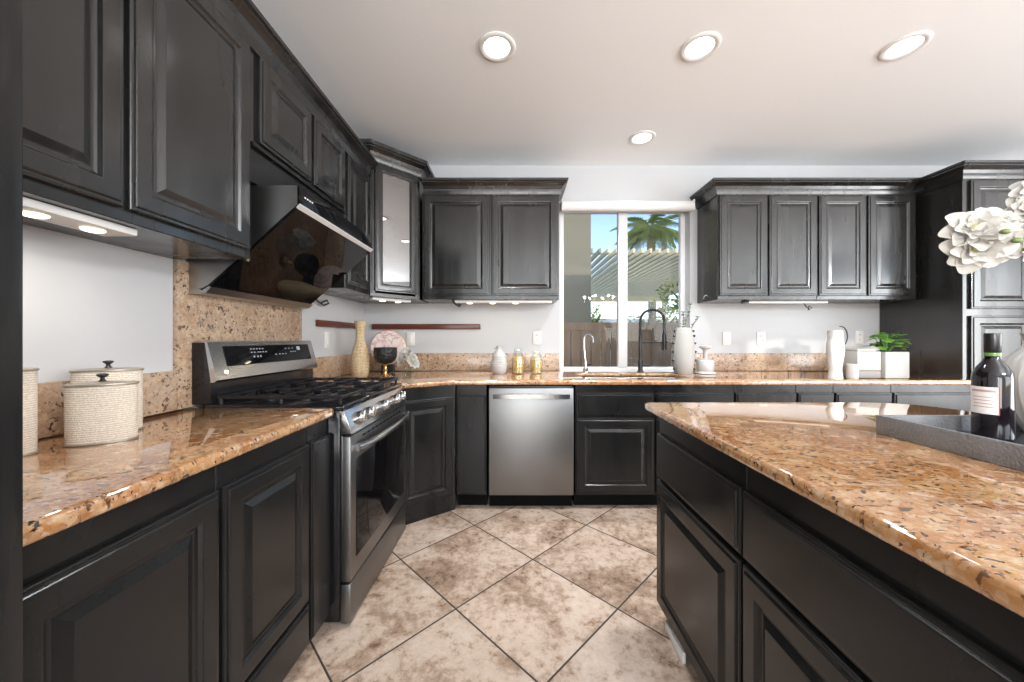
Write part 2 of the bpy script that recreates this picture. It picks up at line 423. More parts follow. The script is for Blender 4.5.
# ------------------------------------------------------------------ base cabinets
L90 = PI/2
def left_loc(y): return (-.782, y, 0)
cabinet('base_cabinet', 'black base cabinet at far left below the woven canisters', left_loc(.515), L90, .423, 0, CB-.001, .59,
        [('door', .008, .417, .235, .815), ('drawer', .008, .417, .075, .222)], .07)
cabinet('base_cabinet', 'black base cabinet between far left cabinet and the narrow one by the range', left_loc(.939), L90, .405, 0, CB-.001, .59,
        [('door', .006, .399, .235, .815), ('drawer', .006, .399, .075, .222)], .07)
cabinet('base_cabinet', 'narrow black base cabinet touching the left side of the range', left_loc(1.345), L90, .145, 0, CB-.001, .59,
        [('drawer', .006, .139, .075, .815)], .07)
# diagonal corner
ax, ay, bx_, by_ = -.765, 2.290, -.425, 2.545
dl = math.hypot(bx_-ax, by_-ay); ang = math.atan2(by_-ay, bx_-ax)
t = cabinet('base_cabinet', 'diagonal black corner base cabinet between range and dishwasher', (ax, ay, 0), ang, dl, 0, CB-.001, .3,
        [('door', .02, dl-.028, .115, .805)], 0, body_pts=[(0, 0), (dl, 0), (dl-.10, .36), (.30, .62), (-.16, .40), (-.05, .04)])
YF_B = 2.552
def back_cab(x0, x1, label, fr, body=None):
    return cabinet('base_cabinet', label, (x0, YF_B, 0), 0, x1-x0, 0, CB-.001, .69, fr, .10, .06, body=body)
back_cab(-.418, -.205, 'narrow black base cabinet left of the stainless dishwasher', [('drawer', .006, .207, .12, .81)])
def two(w0, w1, n=1):
    out = []; step = (w1-w0)/n
    for i in range(n):
        a, b = w0+i*step+.006, w0+(i+1)*step-.006
        out += [('drawer', a, b, .660, .825), ('door', a, b, .118, .645)]
    return out
back_cab(.425, 1.545, 'black sink base cabinet under the window right of dishwasher', two(0, 1.12, 2), [(0, .018, 0, .69, .10, CB-.001), (1.102, 1.12, 0, .69, .10, CB-.001), (.018, 1.102, 0, .69, .10, .12), (.018, 1.102, .675, .69, .12, CB-.001), (.018, 1.102, 0, .018, .12, CB-.001)])
back_cab(1.546, 1.985, 'black base cabinet under the worktop just right of the white soap jar', two(0, .439))
back_cab(1.986, 2.250, 'narrow black base cabinet below the curved white vase', two(0, .264))
back_cab(2.251, 2.660, 'black base cabinet below the white boxes right of curved vase', two(0, .409))
back_cab(2.661, 3.279, 'black base cabinet at the right end beside the tall cupboard', two(0, .618))

# island
def isl(y1, y0, label):
    w = y1-y0
    return cabinet('island_cabinet', label, (.622, y1, 0), -L90, w, 0, CB-.001, 1.08,
            [('drawer', .006, w-.004, .622, .802), ('door', .006, w-.004, .082, .605)], .07, .06)
isl(1.55, .968, 'black island cabinet nearest the sink with drawer over panel door')
isl(.967, .36, 'black island cabinet nearest the viewer with wide drawer')
isl(.359, -.2, 'black island cabinet at the near end, farthest from the sink')
o = finish('toe_kick_vent', box(B(), .617, .630, 1.33, 1.49, .001, .045, .003), M['trimwhite'])
tag(o, 'small white strip at the foot of the island on the tile floor', 'vent')

# black end panel, near left
o = finish('end_panel', box(B(), XL+.001, -.70, .470, .513, .001, 2.5, .003), M['paint'])
tag(o, 'tall black end panel at the far left edge of the picture', 'panel')

# ------------------------------------------------------------------ wall cabinets
UZ0, UZ1 = 1.525, 2.385
UD = .31
def up_left(y0, y1, z0, label, fr):
    return cabinet('wall_cabinet', label, (-1.067, y0, 0), L90, y1-y0, z0, UZ1, .307, fr, mat='gloss')
up_left(.515, 1.447, UZ0, 'tall two door black wall cabinet above the woven canisters', [('door', .012, .453, 1.558, 2.372), ('door', .466, .913, 1.558, 2.372)])
t = up_left(1.449, 2.250, 1.985, 'short black wall cabinet with two small doors over the hood', [('door', .035, .408, 2.013, 2.372), ('door', .436, .770, 2.013, 2.372)])
finish('light_rail', box(B(), 0, .80, -.012, .01, 1.985, 2.003, .003), M['paint'], t)
finish('filler_panel', box(B(), 0, .80, .004, .022, 1.845, 1.984), M['paint'], t)
up_left(2.252, 2.616, UZ0, 'slim black wall cabinet between the hood and glass corner cabinet', [('door', .012, .345, 1.558, 2.372)])
def up_back(x0, x1, label, fr, hook=False):
    return cabinet('wall_cabinet', label, (x0, 2.922, 0), 0, x1-x0, UZ0, UZ1, .326, fr, mat='gloss')
up_back(-.757, .352, 'two door black wall cabinet left of the window', [('door', .012, .545, 1.555, 2.368), ('door', .562, 1.096, 1.555, 2.368)])
t = up_back(1.640, 2.443, 'two door black wall cabinet right beside the window', [('door', .010, .396, 1.555, 2.368), ('door', .410, .798, 1.555, 2.368)])
bm = B(); tube(bm, [(0, .17, 1.575), (-.012, .17, 1.575), (-.02, .17, 1.565), (-.022, .17, 1.55), (-.032, .17, 1.545)], .005); lathe(bm, [(0, -.004), (.014, -.003), (.014, .003), (0, .004)], (-.006, .17, 1.578), 12)
finish('hook', bm, M['chrome'], t)
up_back(2.446, 3.250, 'two door black wall cabinet between its twin and the tall cupboard', [('door', .006, .388, 1.555, 2.368), ('door', .404, .785, 1.555, 2.368)])
# diagonal glass cabinet
DZ1 = 2.52
ax, ay, bx_, by_ = -1.060, 2.628, -.776, 2.912
dl = math.hypot(bx_-ax, by_-ay)
t = thing('corner_wall_cabinet', 'taller black corner wall cabinet with a glass door', 'cabinet', (ax, ay, 0), PI/4)
def loc45(p):
    d = Vector((p[0]-ax, p[1]-ay)); c, s = math.cos(-PI/4), math.sin(-PI/4)
    return (d.x*c-d.y*s, d.x*s+d.y*c)
pent = [loc45(p) for p in ((ax, ay), (bx_, by_), (bx_, YB-.002), (XL+.002, YB-.002), (XL+.002, ay))]
pin = [loc45(p) for p in ((ax+.012, ay+.012), (bx_-.012, by_-.012), (bx_-.018, YB-.02), (XL+.02, YB-.02), (XL+.02, ay+.018))]
bm = B()
for z0, z1 in ((UZ0, UZ0+.02), (DZ1-.02, DZ1)): prism(bm, pent, z0, z1)
for i in range(1, 5):   # side and back walls, open front
    p, q, r, s = pent[i], pent[(i+1) % 5], pin[(i+1) % 5], pin[i]
    prism(bm, [p, q, r, s], UZ0+.02, DZ1-.02)
for x0, x1 in ((0, .035), (dl-.035, dl)): box(bm, x0, x1, 0, .018, UZ0+.02, DZ1-.02)
finish('carcass', bm, M['gloss'], t)
for z in (1.82, 2.14):
    finish('shelf', prism(B(), [loc45(p) for p in ((ax+.03, ay+.03), (bx_-.03, by_-.03), (bx_-.03, YB-.03), (XL+.03, YB-.03), (XL+.03, ay+.03))], z, z+.012), M['gloss'], t)
GR = DOOR[:13]
d = finish('glass_door', front(B(), .030, dl-.030, 1.558, DZ1-.015, -.0005, GR, .95, hole=True), M['gloss'], t, 25)
bm = B(); i = .060
bm.faces.new([bm.verts.new(p) for p in ((.03+i-.004, -.006, 1.558+i-.004), (dl-.03-i+.004, -.006, 1.558+i-.004), (dl-.03-i+.004, -.006, DZ1-.015-i+.004), (.03+i-.004, -.006, DZ1-.015-i+.004))])
finish('pane', bm, M['cabglass'], d, 0)
# crown mouldings
def crown(path, z, label, h=.10):
    pr = [(-.002, z-.012), (.010, z-.012), (.012, z), (.016, z+.012), (.018, z+.030), (.028, z+.050), (.046, z+.064), (.056, z+.070), (.056, z+.080), (.066, z+.084), (.068, z+h), (-.002, z+h)]
    o = finish('crown_moulding', sweep(B(), path, pr), M['gloss'], None, 20); tag(o, label, 'moulding')
crown([(-1.066, .515), (-1.066, 2.615)], UZ1, 'black stepped crown moulding above the left wall cabinets')
crown([(-.744, 2.921), (.353, 2.921), (.353, YB-.002)], UZ1, 'black stepped crown moulding above the cabinet left of the window')
crown([(1.639, YB-.002), (1.639, 2.921), (3.21, 2.921)], UZ1, 'black stepped crown moulding above the cabinets right of the window')
crown([(XL+.002, ay-.001), (ax, ay-.001), (bx_+.001, by_), (bx_+.001, YB-.002)], DZ1, 'highest black crown moulding on the glass corner cabinet', .11)
crown([(3.281, YB-.002), (3.281, 2.642), (4.3, 2.642)], UZ1, 'black crown moulding on top of the tall cupboard at right')

# tall cupboard
t = thing('tall_cupboard', 'full height black cupboard at the right end behind the flowers', 'cupboard', (3.282, 2.643, 0))
finish('carcass', box(B(), 0, 1.0, 0, .604, .10, UZ1, .002, 1), M['gloss'], t)
finish('toe_kick', box(B(), 0, 1.0, .07, .604, 0, .0995), M['dark'], t)
for x0, x1 in ((.045, .495), (.505, .955)):
    for z0, z1 in ((1.425, 2.368), (.12, 1.375)):
        finish('door', front(B(), x0, x1, z0, z1, -.0005, DOOR, 1.0), M['gloss'], t, 0)

# ------------------------------------------------------------------ range hood
t = thing('range_hood', 'black slanted glass range hood above the gas range', 'hood', (0, 0, 0))
HY0, HY1 = 1.492, 2.245
prof = [(-.905, 1.763), (-.905, 1.842), (XL+.022, 1.842), (XL+.022, 1.415), (-1.30, 1.415), (-1.275, 1.428)]
finish('body', prism(B(), prof, HY0, HY1, 0, axis='y'), M['greymetal'], t)
def slant(u):   # u=0 at front, 1 at the wall
    a, b = Vector((-.898, 1.764)), Vector((-1.283, 1.424)); return a.lerp(b, u)
nx, nz = Vector((.34, -.385)).normalized()
def slab_on_slant(u0, u1, y0, y1, off, th):
    a, b = slant(u0), slant(u1)
    return prism(B(), [(a.x+nx*off, a.y+nz*off), (b.x+nx*off, b.y+nz*off), (b.x+nx*(off+th), b.y+nz*(off+th)), (a.x+nx*(off+th), a.y+nz*(off+th))], y0, y1, axis='y')
finish('glass_panel', slab_on_slant(.035, .985, HY0+.004, HY1-.004, .001, .008), M['blackglass'], t, 0)
finish('edge_strip', slab_on_slant(-.01, .033, HY0, HY1, .001, .009), simple('satin aluminium', (.78, .78, .78), .45, .4, .02), t, 0)
finish('fascia', box(B(), -.904, -.897, HY0+.001, HY1-.001, 1.768, 1.841, .001), M['blackglass'], t)
finish('drip_lip', prism(B(), [(-1.30, 1.406), (-1.272, 1.424), (-1.262, 1.420), (-1.285, 1.396), (-1.325, 1.392), (XL+.022, 1.392), (XL+.022, 1.4145), (-1.31, 1.4145)], HY0, HY1, axis='y'), M['greymetal'], t)
finish('control_marks', (lambda b: ([box(b, -.8968, -.8962, 1.53+.018*i, 1.54+.018*i, 1.803, 1.809) for i in range(4)], b)[1])(B()), M['plastic'], t, 0)

# ------------------------------------------------------------------ range
RY0, RY1 = 1.503, 2.268
t = thing('gas_range', 'stainless gas range with black grates between the worktops', 'range', (0, 0, 0))
finish('body', box(B(), XL+.022, -.735, RY0, RY1, .02, .905, .004), M['enamel'], t)
for x in (-1.3, -.80):
    for y in (RY0+.04, RY1-.08): finish('foot', box(B(), x, x+.04, y, y+.04, 0, .0195), M['blackmetal'], t)
finish('cooktop', box(B(), -1.30, -.715, RY0, RY1, .9055, .930, .006), M['enamel'], t)
# backguard
finish('backguard_column', prism(B(), [(XL+.022, .931), (-1.275, .931), (-1.275, 1.022), (-1.30, 1.19), (XL+.022, 1.19)], RY0+.002, RY1-.002, axis='y'), M['enamel'], t)
bgp = [(-1.2995, 1.196), (-1.345, 1.196), (-1.345, 1.19), (-1.2975, 1.19), (-1.273, 1.028), (-1.276, 1.022), (-1.258, 1.022), (-1.246, 1.032), (-1.288, 1.192)]
console = finish('control_console', prism(B(), bgp, RY0, RY1, axis='y'), M['steel_h'], t, 20)
def cons(u, off):  # u 0 bottom .. 1 top on console face
    a, b = Vector((-1.246, 1.032)), Vector((-1.288, 1.192)); p = a.lerp(b, u); return (p.x+.967*off, p.y+.254*off)
def on_console(u0, u1, y0, y1, off, th): return prism(B(), [cons(u0, off), cons(u1, off), cons(u1, off+th), cons(u0, off+th)], y0, y1, axis='y')
disp = finish('display', on_console(.33, .88, RY0+.072, RY1-.05, .0005, .002), M['blackglass'], console, 0)
mk = emissive('display glyphs', (.85, .9, 1.0), .45)
def marks(bm, u, ys, w=.012, h=.035):
    for y in ys:
        pts = [cons(u, .003), cons(u+h, .003), cons(u+h, .0034), cons(u, .0034)]; prism(bm, pts, y, y+w, axis='y')
for u_, ys_, w_, h_ in ((.76, [1.73, 1.75, 1.77, 1.79, 1.81], .010, .03), (.66, [1.73, 1.75, 1.775, 1.79, 1.81, 1.83], .010, .03), (.52, [1.74, 1.765, 1.785], .010, .05), (.56, [1.90, 1.93, 1.955, 1.98], .012, .03), (.74, [1.99, 2.02, 2.05], .010, .03), (.62, [2.03, 2.05, 2.07], .010, .03), (.68, [2.095], .03, .13)):
    bm = B(); marks(bm, u_, ys_, w_, h_); finish('display_marks', bm, mk, disp, 0)
bm = B(); b0 = cons(.17, .001); tube(bm, [(b0[0], RY0+.055, b0[1]), (b0[0]+.002, RY0+.055, b0[1]+.0005)], .011, 20)
finish('badge', bm, M['chrome'], console)
# front control panel with knobs
fp = [(-.735, .9045), (-.718, .9045), (-.680, .806), (-.735, .806)]
panel = finish('knob_panel', prism(B(), fp, RY0, RY1, .003, 2, axis='y'), M['steel_h'], t, 25)
nv = Vector((.105, 0, .040)).normalized()
pc = Vector((-.699, 0, .855))
for ky in (1.595, 1.695, 1.885, 2.075, 2.175):
    p = Vector((pc.x, ky, pc.z)); bm = B()
    tube(bm, [p+nv*.001, p+nv*.008], .030, 24)
    tube(bm, [p+nv*.0085, p+nv*.026, p+nv*.030], [.027, .0265, .024], 24)
    q = p+nv*.032; box(bm, q.x-.004, q.x+.005, q.y-.005, q.y+.005, q.z-.022, q.z+.022, .002)
    finish('knob', bm, M['steel_h'], t)
# oven door
DX = -.690
door = finish('oven_door', box(B(), -.7345, DX, RY0+.003, RY1-.003, .185, .796, .006, 2), M['steel'], t)
finish('door_glass', box(B(), DX+.0002, DX+.003, RY0+.055, RY1-.055, .265, .690, .001), M['blackglass'], door)
bm = B()
hp = [(-.638-.0*abs(s), RY0+.03+(RY1-RY0-.06)*(s+1)/2, .742) for s in [i/8-1 for i in range(17)]]
hp = [(x-.035*abs((i-8)/8)**3, y, z) for i, (x, y, z) in enumerate(hp)]
tube(bm, hp, .0165, 12)
for y in (RY0+.045, RY1-.045): box(bm, DX+.0003, -.655, y-.012, y+.012, .731, .753, .004)
finish('door_handle', bm, M['steel_h'], door)
bm = B(); [box(bm, DX+.0003, DX+.0012, RY0+.12+.05*i, RY0+.155+.05*i, .768, .776) for i in range(11)]
finish('vent_slots', bm, M['dark'], door, 0)
finish('storage_drawer', box(B(), -.7345, DX, RY0+.003, RY1-.003, .012, .176, .006, 2), M['steel'], t)
# grates and burners
bm = B()
for bx0 in (-.86, -1.13):
    for by0 in (1.66, 2.12):
        pass
for cx, cy, r in ((-.87, 1.655, .05), (-1.13, 1.655, .042), (-.87, 2.115, .05), (-1.13, 2.115, .042), (-1.0, 1.885, .055)):
    bm = B(); lathe(bm, [(0, 0), (r+.014, 0), (r+.014, .006), (r, .008), (r, .014), (r-.004, .018), (0, .018)], (cx, cy, .9305), 24)
    finish('burner', bm, M['iron'], t)
gw = (RY1-RY0-.03)/3
for g in range(3):
    y0 = RY0+.015+g*gw+.004; y1 = y0+gw-.008; x0, x1 = -1.262, -.735; zt = .957; bm = B()
    r = .0055
    def bar(a, b, rr=r): tube(bm, [a, b], rr, 6)
    for y in (y0+.006, y1-.006): bar((x0, y, zt), (x1, y, zt), .008)
    for x in (x0+.006, (x0+x1)/2, x1-.006): bar((x, y0, zt), (x, y1, zt), .007)
    for fx in (.18, .32, .68, .82):
        x = x0+(x1-x0)*fx
        bar((x, y0+.01, zt), (x, y0+gw*.36, zt+.004)); bar((x, y1-.01, zt), (x, y1-gw*.36, zt+.004))
    ym = (y0+y1)/2
    for a_, b_ in ((.02, .14), (.36, .49), (.51, .64), (.86, .98)): bar((x0+(x1-x0)*a_, ym, zt), (x0+(x1-x0)*b_, ym, zt+.004))
    for x in (x0+.01, (x0+x1)/2, x1-.01):
        for y in (y0+.008, y1-.008): tube(bm, [(x, y, .9305), (x, y, zt)], .008, 6)
    finish('grate', bm, M['iron'], t)
bm = B(); box(bm, -.7345, -.7335, RY0-.001, RY0-.0002, .1, .3); bm.free()
finish('side_trim', box(B(), -.728, -.722, RY0-.0005, RY0+.002, .42, .80, .0005), M['steel'], t)

# ------------------------------------------------------------------ dishwasher
t = thing('dishwasher', 'stainless steel dishwasher below the pasta jars', 'dishwasher', (-.193, 2.53, 0))
finish('tub', box(B(), .004, .600, .032, .60, .10, .872, .003), M['blackmetal'], t)
dwd = finish('door', box(B(), .004, .602, 0, .031, .105, .862, .006, 3), M['steel'], t)
bm = B()
hpts = [(.035+(.536)*i/14, -.042+.018*abs((i-7)/7)**3, .808-.004*abs((i-7)/7)**2) for i in range(15)]
vsq = []
for p in hpts:
    vsq.append([bm.verts.new((p[0], p[1]+a, p[2]+b)) for a, b in ((-.009, -.015), (.009, -.015), (.009, .015), (-.009, .015))])
for a, b in zip(vsq, vsq[1:]):
    for k in range(4): bm.faces.new((a[k], a[(k+1) % 4], b[(k+1) % 4], b[k]))
bm.faces.new(vsq[0][::-1]); bm.faces.new(vsq[-1])
for x in (.05, .555): box(bm, x-.012, x+.012, -.030, -.0005, .798, .816, .003)
finish('handle', bm, M['steel_h'], dwd)
finish('toe_kick', box(B(), .004, .600, .07, .50, .0, .0995), M['dark'], t)

# ------------------------------------------------------------------ ceiling lights
def downlight(label, x, y, power=9):
    t = thing('recessed_light', label, 'ceiling light', (x, y, ZC), 0, 'recessed ceiling lights')
    finish('trim_ring', lathe(B(), [(.100, -.0005), (.100, -.004), (.095, -.008), (.080, -.009), (.070, -.004), (.070, -.0005)], (0, 0, 0), 40, closed=True), M['trimwhite'], t)
    finish('diffuser', lathe(B(), [(0, -.002), (.066, -.002), (.0695, -.0015)], (0, 0, 0), 32), M['light'], t)
    l = bpy.data.lights.new('recessed_lamp', 'AREA'); l.shape = 'DISK'; l.size = .13; l.energy = power; l.spread = 1.75; l.color = (.94, .97, 1)
    o = bpy.data.objects.new('bulb', l); C.objects.link(o); o.parent = t; o.location = (0, 0, -.012)
    return t
downlight('round recessed ceiling light above the range side, leftmost of four', -.099, 1.93)
downlight('round recessed ceiling light in the middle of the front row of three', .989, 1.93)
downlight('round recessed ceiling light at far right of the front row', 2.08, 1.925)
downlight('small looking recessed ceiling light nearest the window', .985, 2.80)

t = thing('chandelier', 'black chandelier with lit candle bulbs, mirrored in the left window pane', 'chandelier', (1.9, -1.5, 0))
bm = B(); tube(bm, [(0, 0, 1.86), (0, 0, ZC-.03)], .010, 10); lathe(bm, [(0, 1.82), (.03, 1.84), (.045, 1.90), (.02, 1.96), (0, 1.98)], (0, 0, 0), 20); finish('stem', bm, M['blackmetal'], t)
finish('canopy', lathe(B(), [(0, ZC-.04), (.05, ZC-.035), (.065, ZC-.001), (0, ZC-.001)], (0, 0, 0), 24), M['blackmetal'], t)
M['flame'] = emissive('lit candle bulb', (1, .82, .58), 18.0)
for i in range(6):
    a = PI*i/3; c, s = math.cos(a), math.sin(a)
    bm = B(); tube(bm, [(.03*c, .03*s, 1.90), (.16*c, .16*s, 1.84), (.30*c, .30*s, 1.88), (.32*c, .32*s, 1.95)], .007, 8); lathe(bm, [(0, 1.95), (.03, 1.955), (.034, 1.965), (.012, 1.966), (.012, 2.04), (0, 2.04)], (.32*c, .32*s, 0), 14); arm = finish('arm', bm, M['blackmetal'], t)
    finish('bulb', lathe(B(), [(0, 2.041), (.013, 2.055), (.015, 2.07), (.008, 2.095), (0, 2.11)], (.32*c, .32*s, 0), 14), M['flame'], arm)
    l = bpy.data.lights.new('candle_lamp', 'POINT'); l.energy = 32; l.color = (.94, .97, 1); l.shadow_soft_size = .03
    o = bpy.data.objects.new('glow', l); C.objects.link(o); o.parent = t; o.location = (.32*c, .32*s, 2.16)

# under cabinet lights
def strip(label, loc, rot, L, pucks, wdt=.06, power=.16, tone=(1, .80, .55)):
    t = thing('under_cabinet_light', label, 'light', loc, rot, 'lights under the wall cabinets')
    finish('housing', box(B(), 0, L, -wdt/2, wdt/2, -.022, -.0005, .005), M['plastic'], t)
    for x in pucks:
        finish('puck', lathe(B(), [(0, -.0275), (.018, -.0275), (.022, -.0255), (.024, -.0225), (0, -.0222)], (x, 0, 0), 20), M['puck'], t)
        l = bpy.data.lights.new('puck_lamp', 'AREA'); l.shape = 'DISK'; l.size = .045; l.energy = power; l.color = tone
        o = bpy.data.objects.new('bulb', l); C.objects.link(o); o.parent = t; o.location = (x, 0, -.034)
strip('white light bar with two pucks under the cabinet above canisters', (-1.15, .53, UZ0), PI/2, .52, (.33, .45), .10, .75, (1, .9, .8))
strip('short white light bar under the glass corner cabinet', (-1.10, 2.74, UZ0), PI/4, .32, (.09, .22))
strip('long white light bar with three pucks under the cabinet left of window', (-.50, 2.99, UZ0), 0, .80, (.12, .31, .50))
strip('slim white light bar under the cabinets right of the window', (1.95, 3.02, UZ0), 0, .66, (), .035)
bm = B(); box(bm, 1.90, 1.945, 3.005, 3.035, UZ0-.022, UZ0-.001, .004)
o = finish('power_plug', bm, M['blackmetal']); tag(o, 'small black plug at the left end of the slim light bar', 'plug')
bm = B(); tube(bm, [(2.42, 3.02, UZ0-.02), (2.43, 3.01, UZ0-.05), (2.45, 3.0, UZ0-.075), (2.47, 3.0, UZ0-.06), (2.45, 3.005, UZ0-.045), (2.44, 3.0, UZ0-.08)], .004, 8)
o = finish('cable', bm, M['blackmetal']); tag(o, 'short curled dark cable below the slim right light bar', 'cable')
bm = B(); tube(bm, [(-.52, 2.98, UZ0-.002), (-.51, 2.97, UZ0-.02), (-.49, 2.96, UZ0-.035), (-.46, 2.96, UZ0-.055), (-.45, 2.96, UZ0-.045), (-.47, 2.965, UZ0-.03)], .007, 8)
o = finish('cable', bm, M['blackmetal']); tag(o, 'black cable end hanging under the cabinet left of the window', 'cable')
bm = B(); tube(bm, [(-1.345, 2.36, 1.50), (-1.345, 2.42, 1.475), (-1.34, 2.46, 1.455), (-1.34, 2.52, 1.44), (-1.34, 2.58, 1.46), (-1.34, 2.56, 1.48), (-1.345, 2.50, 1.46)], .006, 8)
o = finish('cable', bm, M['blackmetal']); tag(o, 'black cable looped on the wall just right of the hood', 'cable')

# ledges
o = finish('wall_shelf', box(B(), XL+.001, XL+.030, 2.47, 3.20, 1.292, 1.338, .004), M['mahogany']); tag(o, 'dark red wooden ledge on the left wall behind the woven bottle', 'shelf')
o = finish('wall_shelf', box(B(), -1.285, -.315, YB-.032, YB-.001, 1.292, 1.340, .004), M['mahogany']); tag(o, 'dark red wooden ledge on the back wall above the black goblet', 'shelf')

# outlets
def outlet(label, loc, rot=0, duplex=True):
    t = thing('wall_outlet', label, 'outlet', loc, rot, 'wall outlets')
    finish('plate', box(B(), -.037, .037, -.008, -.0005, -.06, .06, .003), M['plastic'], t)
    bm = B()
    if duplex:
        for z in (-.022, .022): box(bm, -.017, .017, -.011, -.0082, z-.016, z+.016, .004)
    else: box(bm, -.016, .016, -.011, -.0082, -.033, .033, .003)
    sock = finish('socket' if duplex else 'rocker', bm, M['trimwhite'], t)
    if duplex:
        bm = B()
        for z in (-.022, .022):
            for x in (-.007, .007): box(bm, x-.0015, x+.0015, -.0116, -.0111, z-.004, z+.008)
        finish('slots', bm, M['dark'], sock, 0)
outlet('white outlet plate on the back wall above white blossoms', (-.945, YB, 1.205), 0, False)
outlet('white outlet between the pasta jars and the window', (.193, YB, 1.215))
outlet('white switch plate on the back wall beside the studded vase', (1.905, YB, 1.21), 0, False)
outlet('white outlet on the back wall in the middle right of the window', (2.215, YB, 1.21))
outlet('white outlet on the back wall near the black cable loop', (3.10, YB, 1.22))
outlet('white outlet on the left wall above the range corner', (XL, 2.62, 1.20), PI/2, False)

# ------------------------------------------------------------------ roller blind
t = thing('roller_blind', 'white rolled up blind at the top of the window', 'blind', (0, 0, 0))
bm = B(); tube(bm, [(.415, YB-.052, 2.385), (1.565, YB-.052, 2.385)], .045, 24); finish('roll', bm, M['trimwhite'], t)
bm = B(); box(bm, .405, .414, YB-.095, YB-.001, 2.34, 2.435, .003); box(bm, 1.566, 1.575, YB-.095, YB-.001, 2.34, 2.435, .003); finish('bracket', bm, M['vinyl'], t)

# ------------------------------------------------------------------ sink and taps
t = thing('kitchen_sink', 'undermount stainless double sink below the window', 'sink', (0, 0, 0))
for x0, x1 in ((SX0-.005, .885), (.905, SX1+.005)):
    bm = B(); y0, y1 = SY0-.005, SY1+.005; zt = CB-.0005; zb = .70
    a = [bm.verts.new(p) for p in ((x0, y0, zt), (x1, y0, zt), (x1, y1, zt), (x0, y1, zt))]
    i = .03; b = [bm.verts.new(p) for p in ((x0+i, y0+i, zb), (x1-i, y0+i, zb), (x1-i, y1-i, zb), (x0+i, y1-i, zb))]
    for k in range(4): bm.faces.new((a[k], a[(k+1) % 4], b[(k+1) % 4], b[k]))
    bm.faces.new(b); bmesh.ops.solidify(bm, geom=bm.faces[:], thickness=.002)
    finish('bowl', bm, M['steel_h'], t)
bm = B(); box(bm, .886, .904, SY0, SY1, CB-.03, CB-.002, .002); finish('divider', bm, M['steel_h'], t)
t = thing('kitchen_faucet', 'matte black spring pull down faucet behind the sink', 'faucet', (1.075, 3.10, CT))
finish('base', lathe(B(), [(0, 0), (.028, 0), (.028, .008), (.020, .014), (.020, .10), (.014, .104), (.014, .30), (0, .30)], (0, 0, .0005), 24), M['blackmetal'], t)
path = [(0, 0, .30), (0, 0, .40)] + [(.095-.095*math.cos(a), -.02*(1-math.cos(a)), .44+.095*math.sin(a)) for a in [PI*i/14 for i in range(15)]] + [(.19, -.04, .38), (.19, -.04, .33)]
bm = B(); tube(bm, path, .009, 10)
tot = 0; P = [Vector(p) for p in path]
coil = []
for a, b in zip(P, P[1:]):
    n = max(2, int((b-a).length/.002))
    for k in range(n): coil.append(a.lerp(b, k/n))
hel = []
for i in range(len(coil)-1):
    d = (coil[i+1]-coil[i]).normalized(); nrm = d.cross(Vector((0, 1, 0))).normalized(); bi = d.cross(nrm); th = i*2*PI/5
    hel.append(coil[i]+(nrm*math.cos(th)+bi*math.sin(th))*.0125)
tube(bm, hel, .0024, 4)
finish('spring_spout', bm, M['blackmetal'], t)
bm = B(); tube(bm, [(.19, -.04, .33), (.19, -.04, .30), (.19, -.04, .22), (.19, -.04, .19)], [.014, .018, .018, .021], 16); finish('spray_head', bm, M['blackmetal'], t)
bm = B(); tube(bm, [(0, 0, .255), (.18, -.037, .255)], .006, 8); lathe(bm, [(.019, -.006), (.024, -.006), (.024, .008), (.019, .008)], (.19, -.04, .255), 16, closed=True); finish('dock_arm', bm, M['blackmetal'], t)
bm = B(); tube(bm, [(.015, 0, .06), (.045, 0, .06), (.10, -.01, .068)], [.010, .009, .006], 10); finish('lever', bm, M['blackmetal'], t)
t = thing('filter_faucet', 'small chrome gooseneck water tap left of the black faucet', 'faucet', (.603, 3.10, CT))
finish('base', lathe(B(), [(0, 0), (.024, 0), (.024, .03), (.014, .04), (.014, .085), (0, .085)], (0, 0, .0005), 20), M['chrome'], t)
bm = B(); tube(bm, [(0, 0, .08), (-.012, 0, .2), (-.012, 0, .27)] + [(.026-.038*math.cos(a), 0, .285+.038*math.sin(a)) for a in [PI*i/10 for i in range(11)]] + [(.066, -.005, .255)], .005, 8); finish('spout', bm, M['chrome'], t)
bm = B(); tube(bm, [(.012, 0, .06), (.045, -.005, .066)], .005, 8); finish('lever', bm, M['blackmetal'], t)

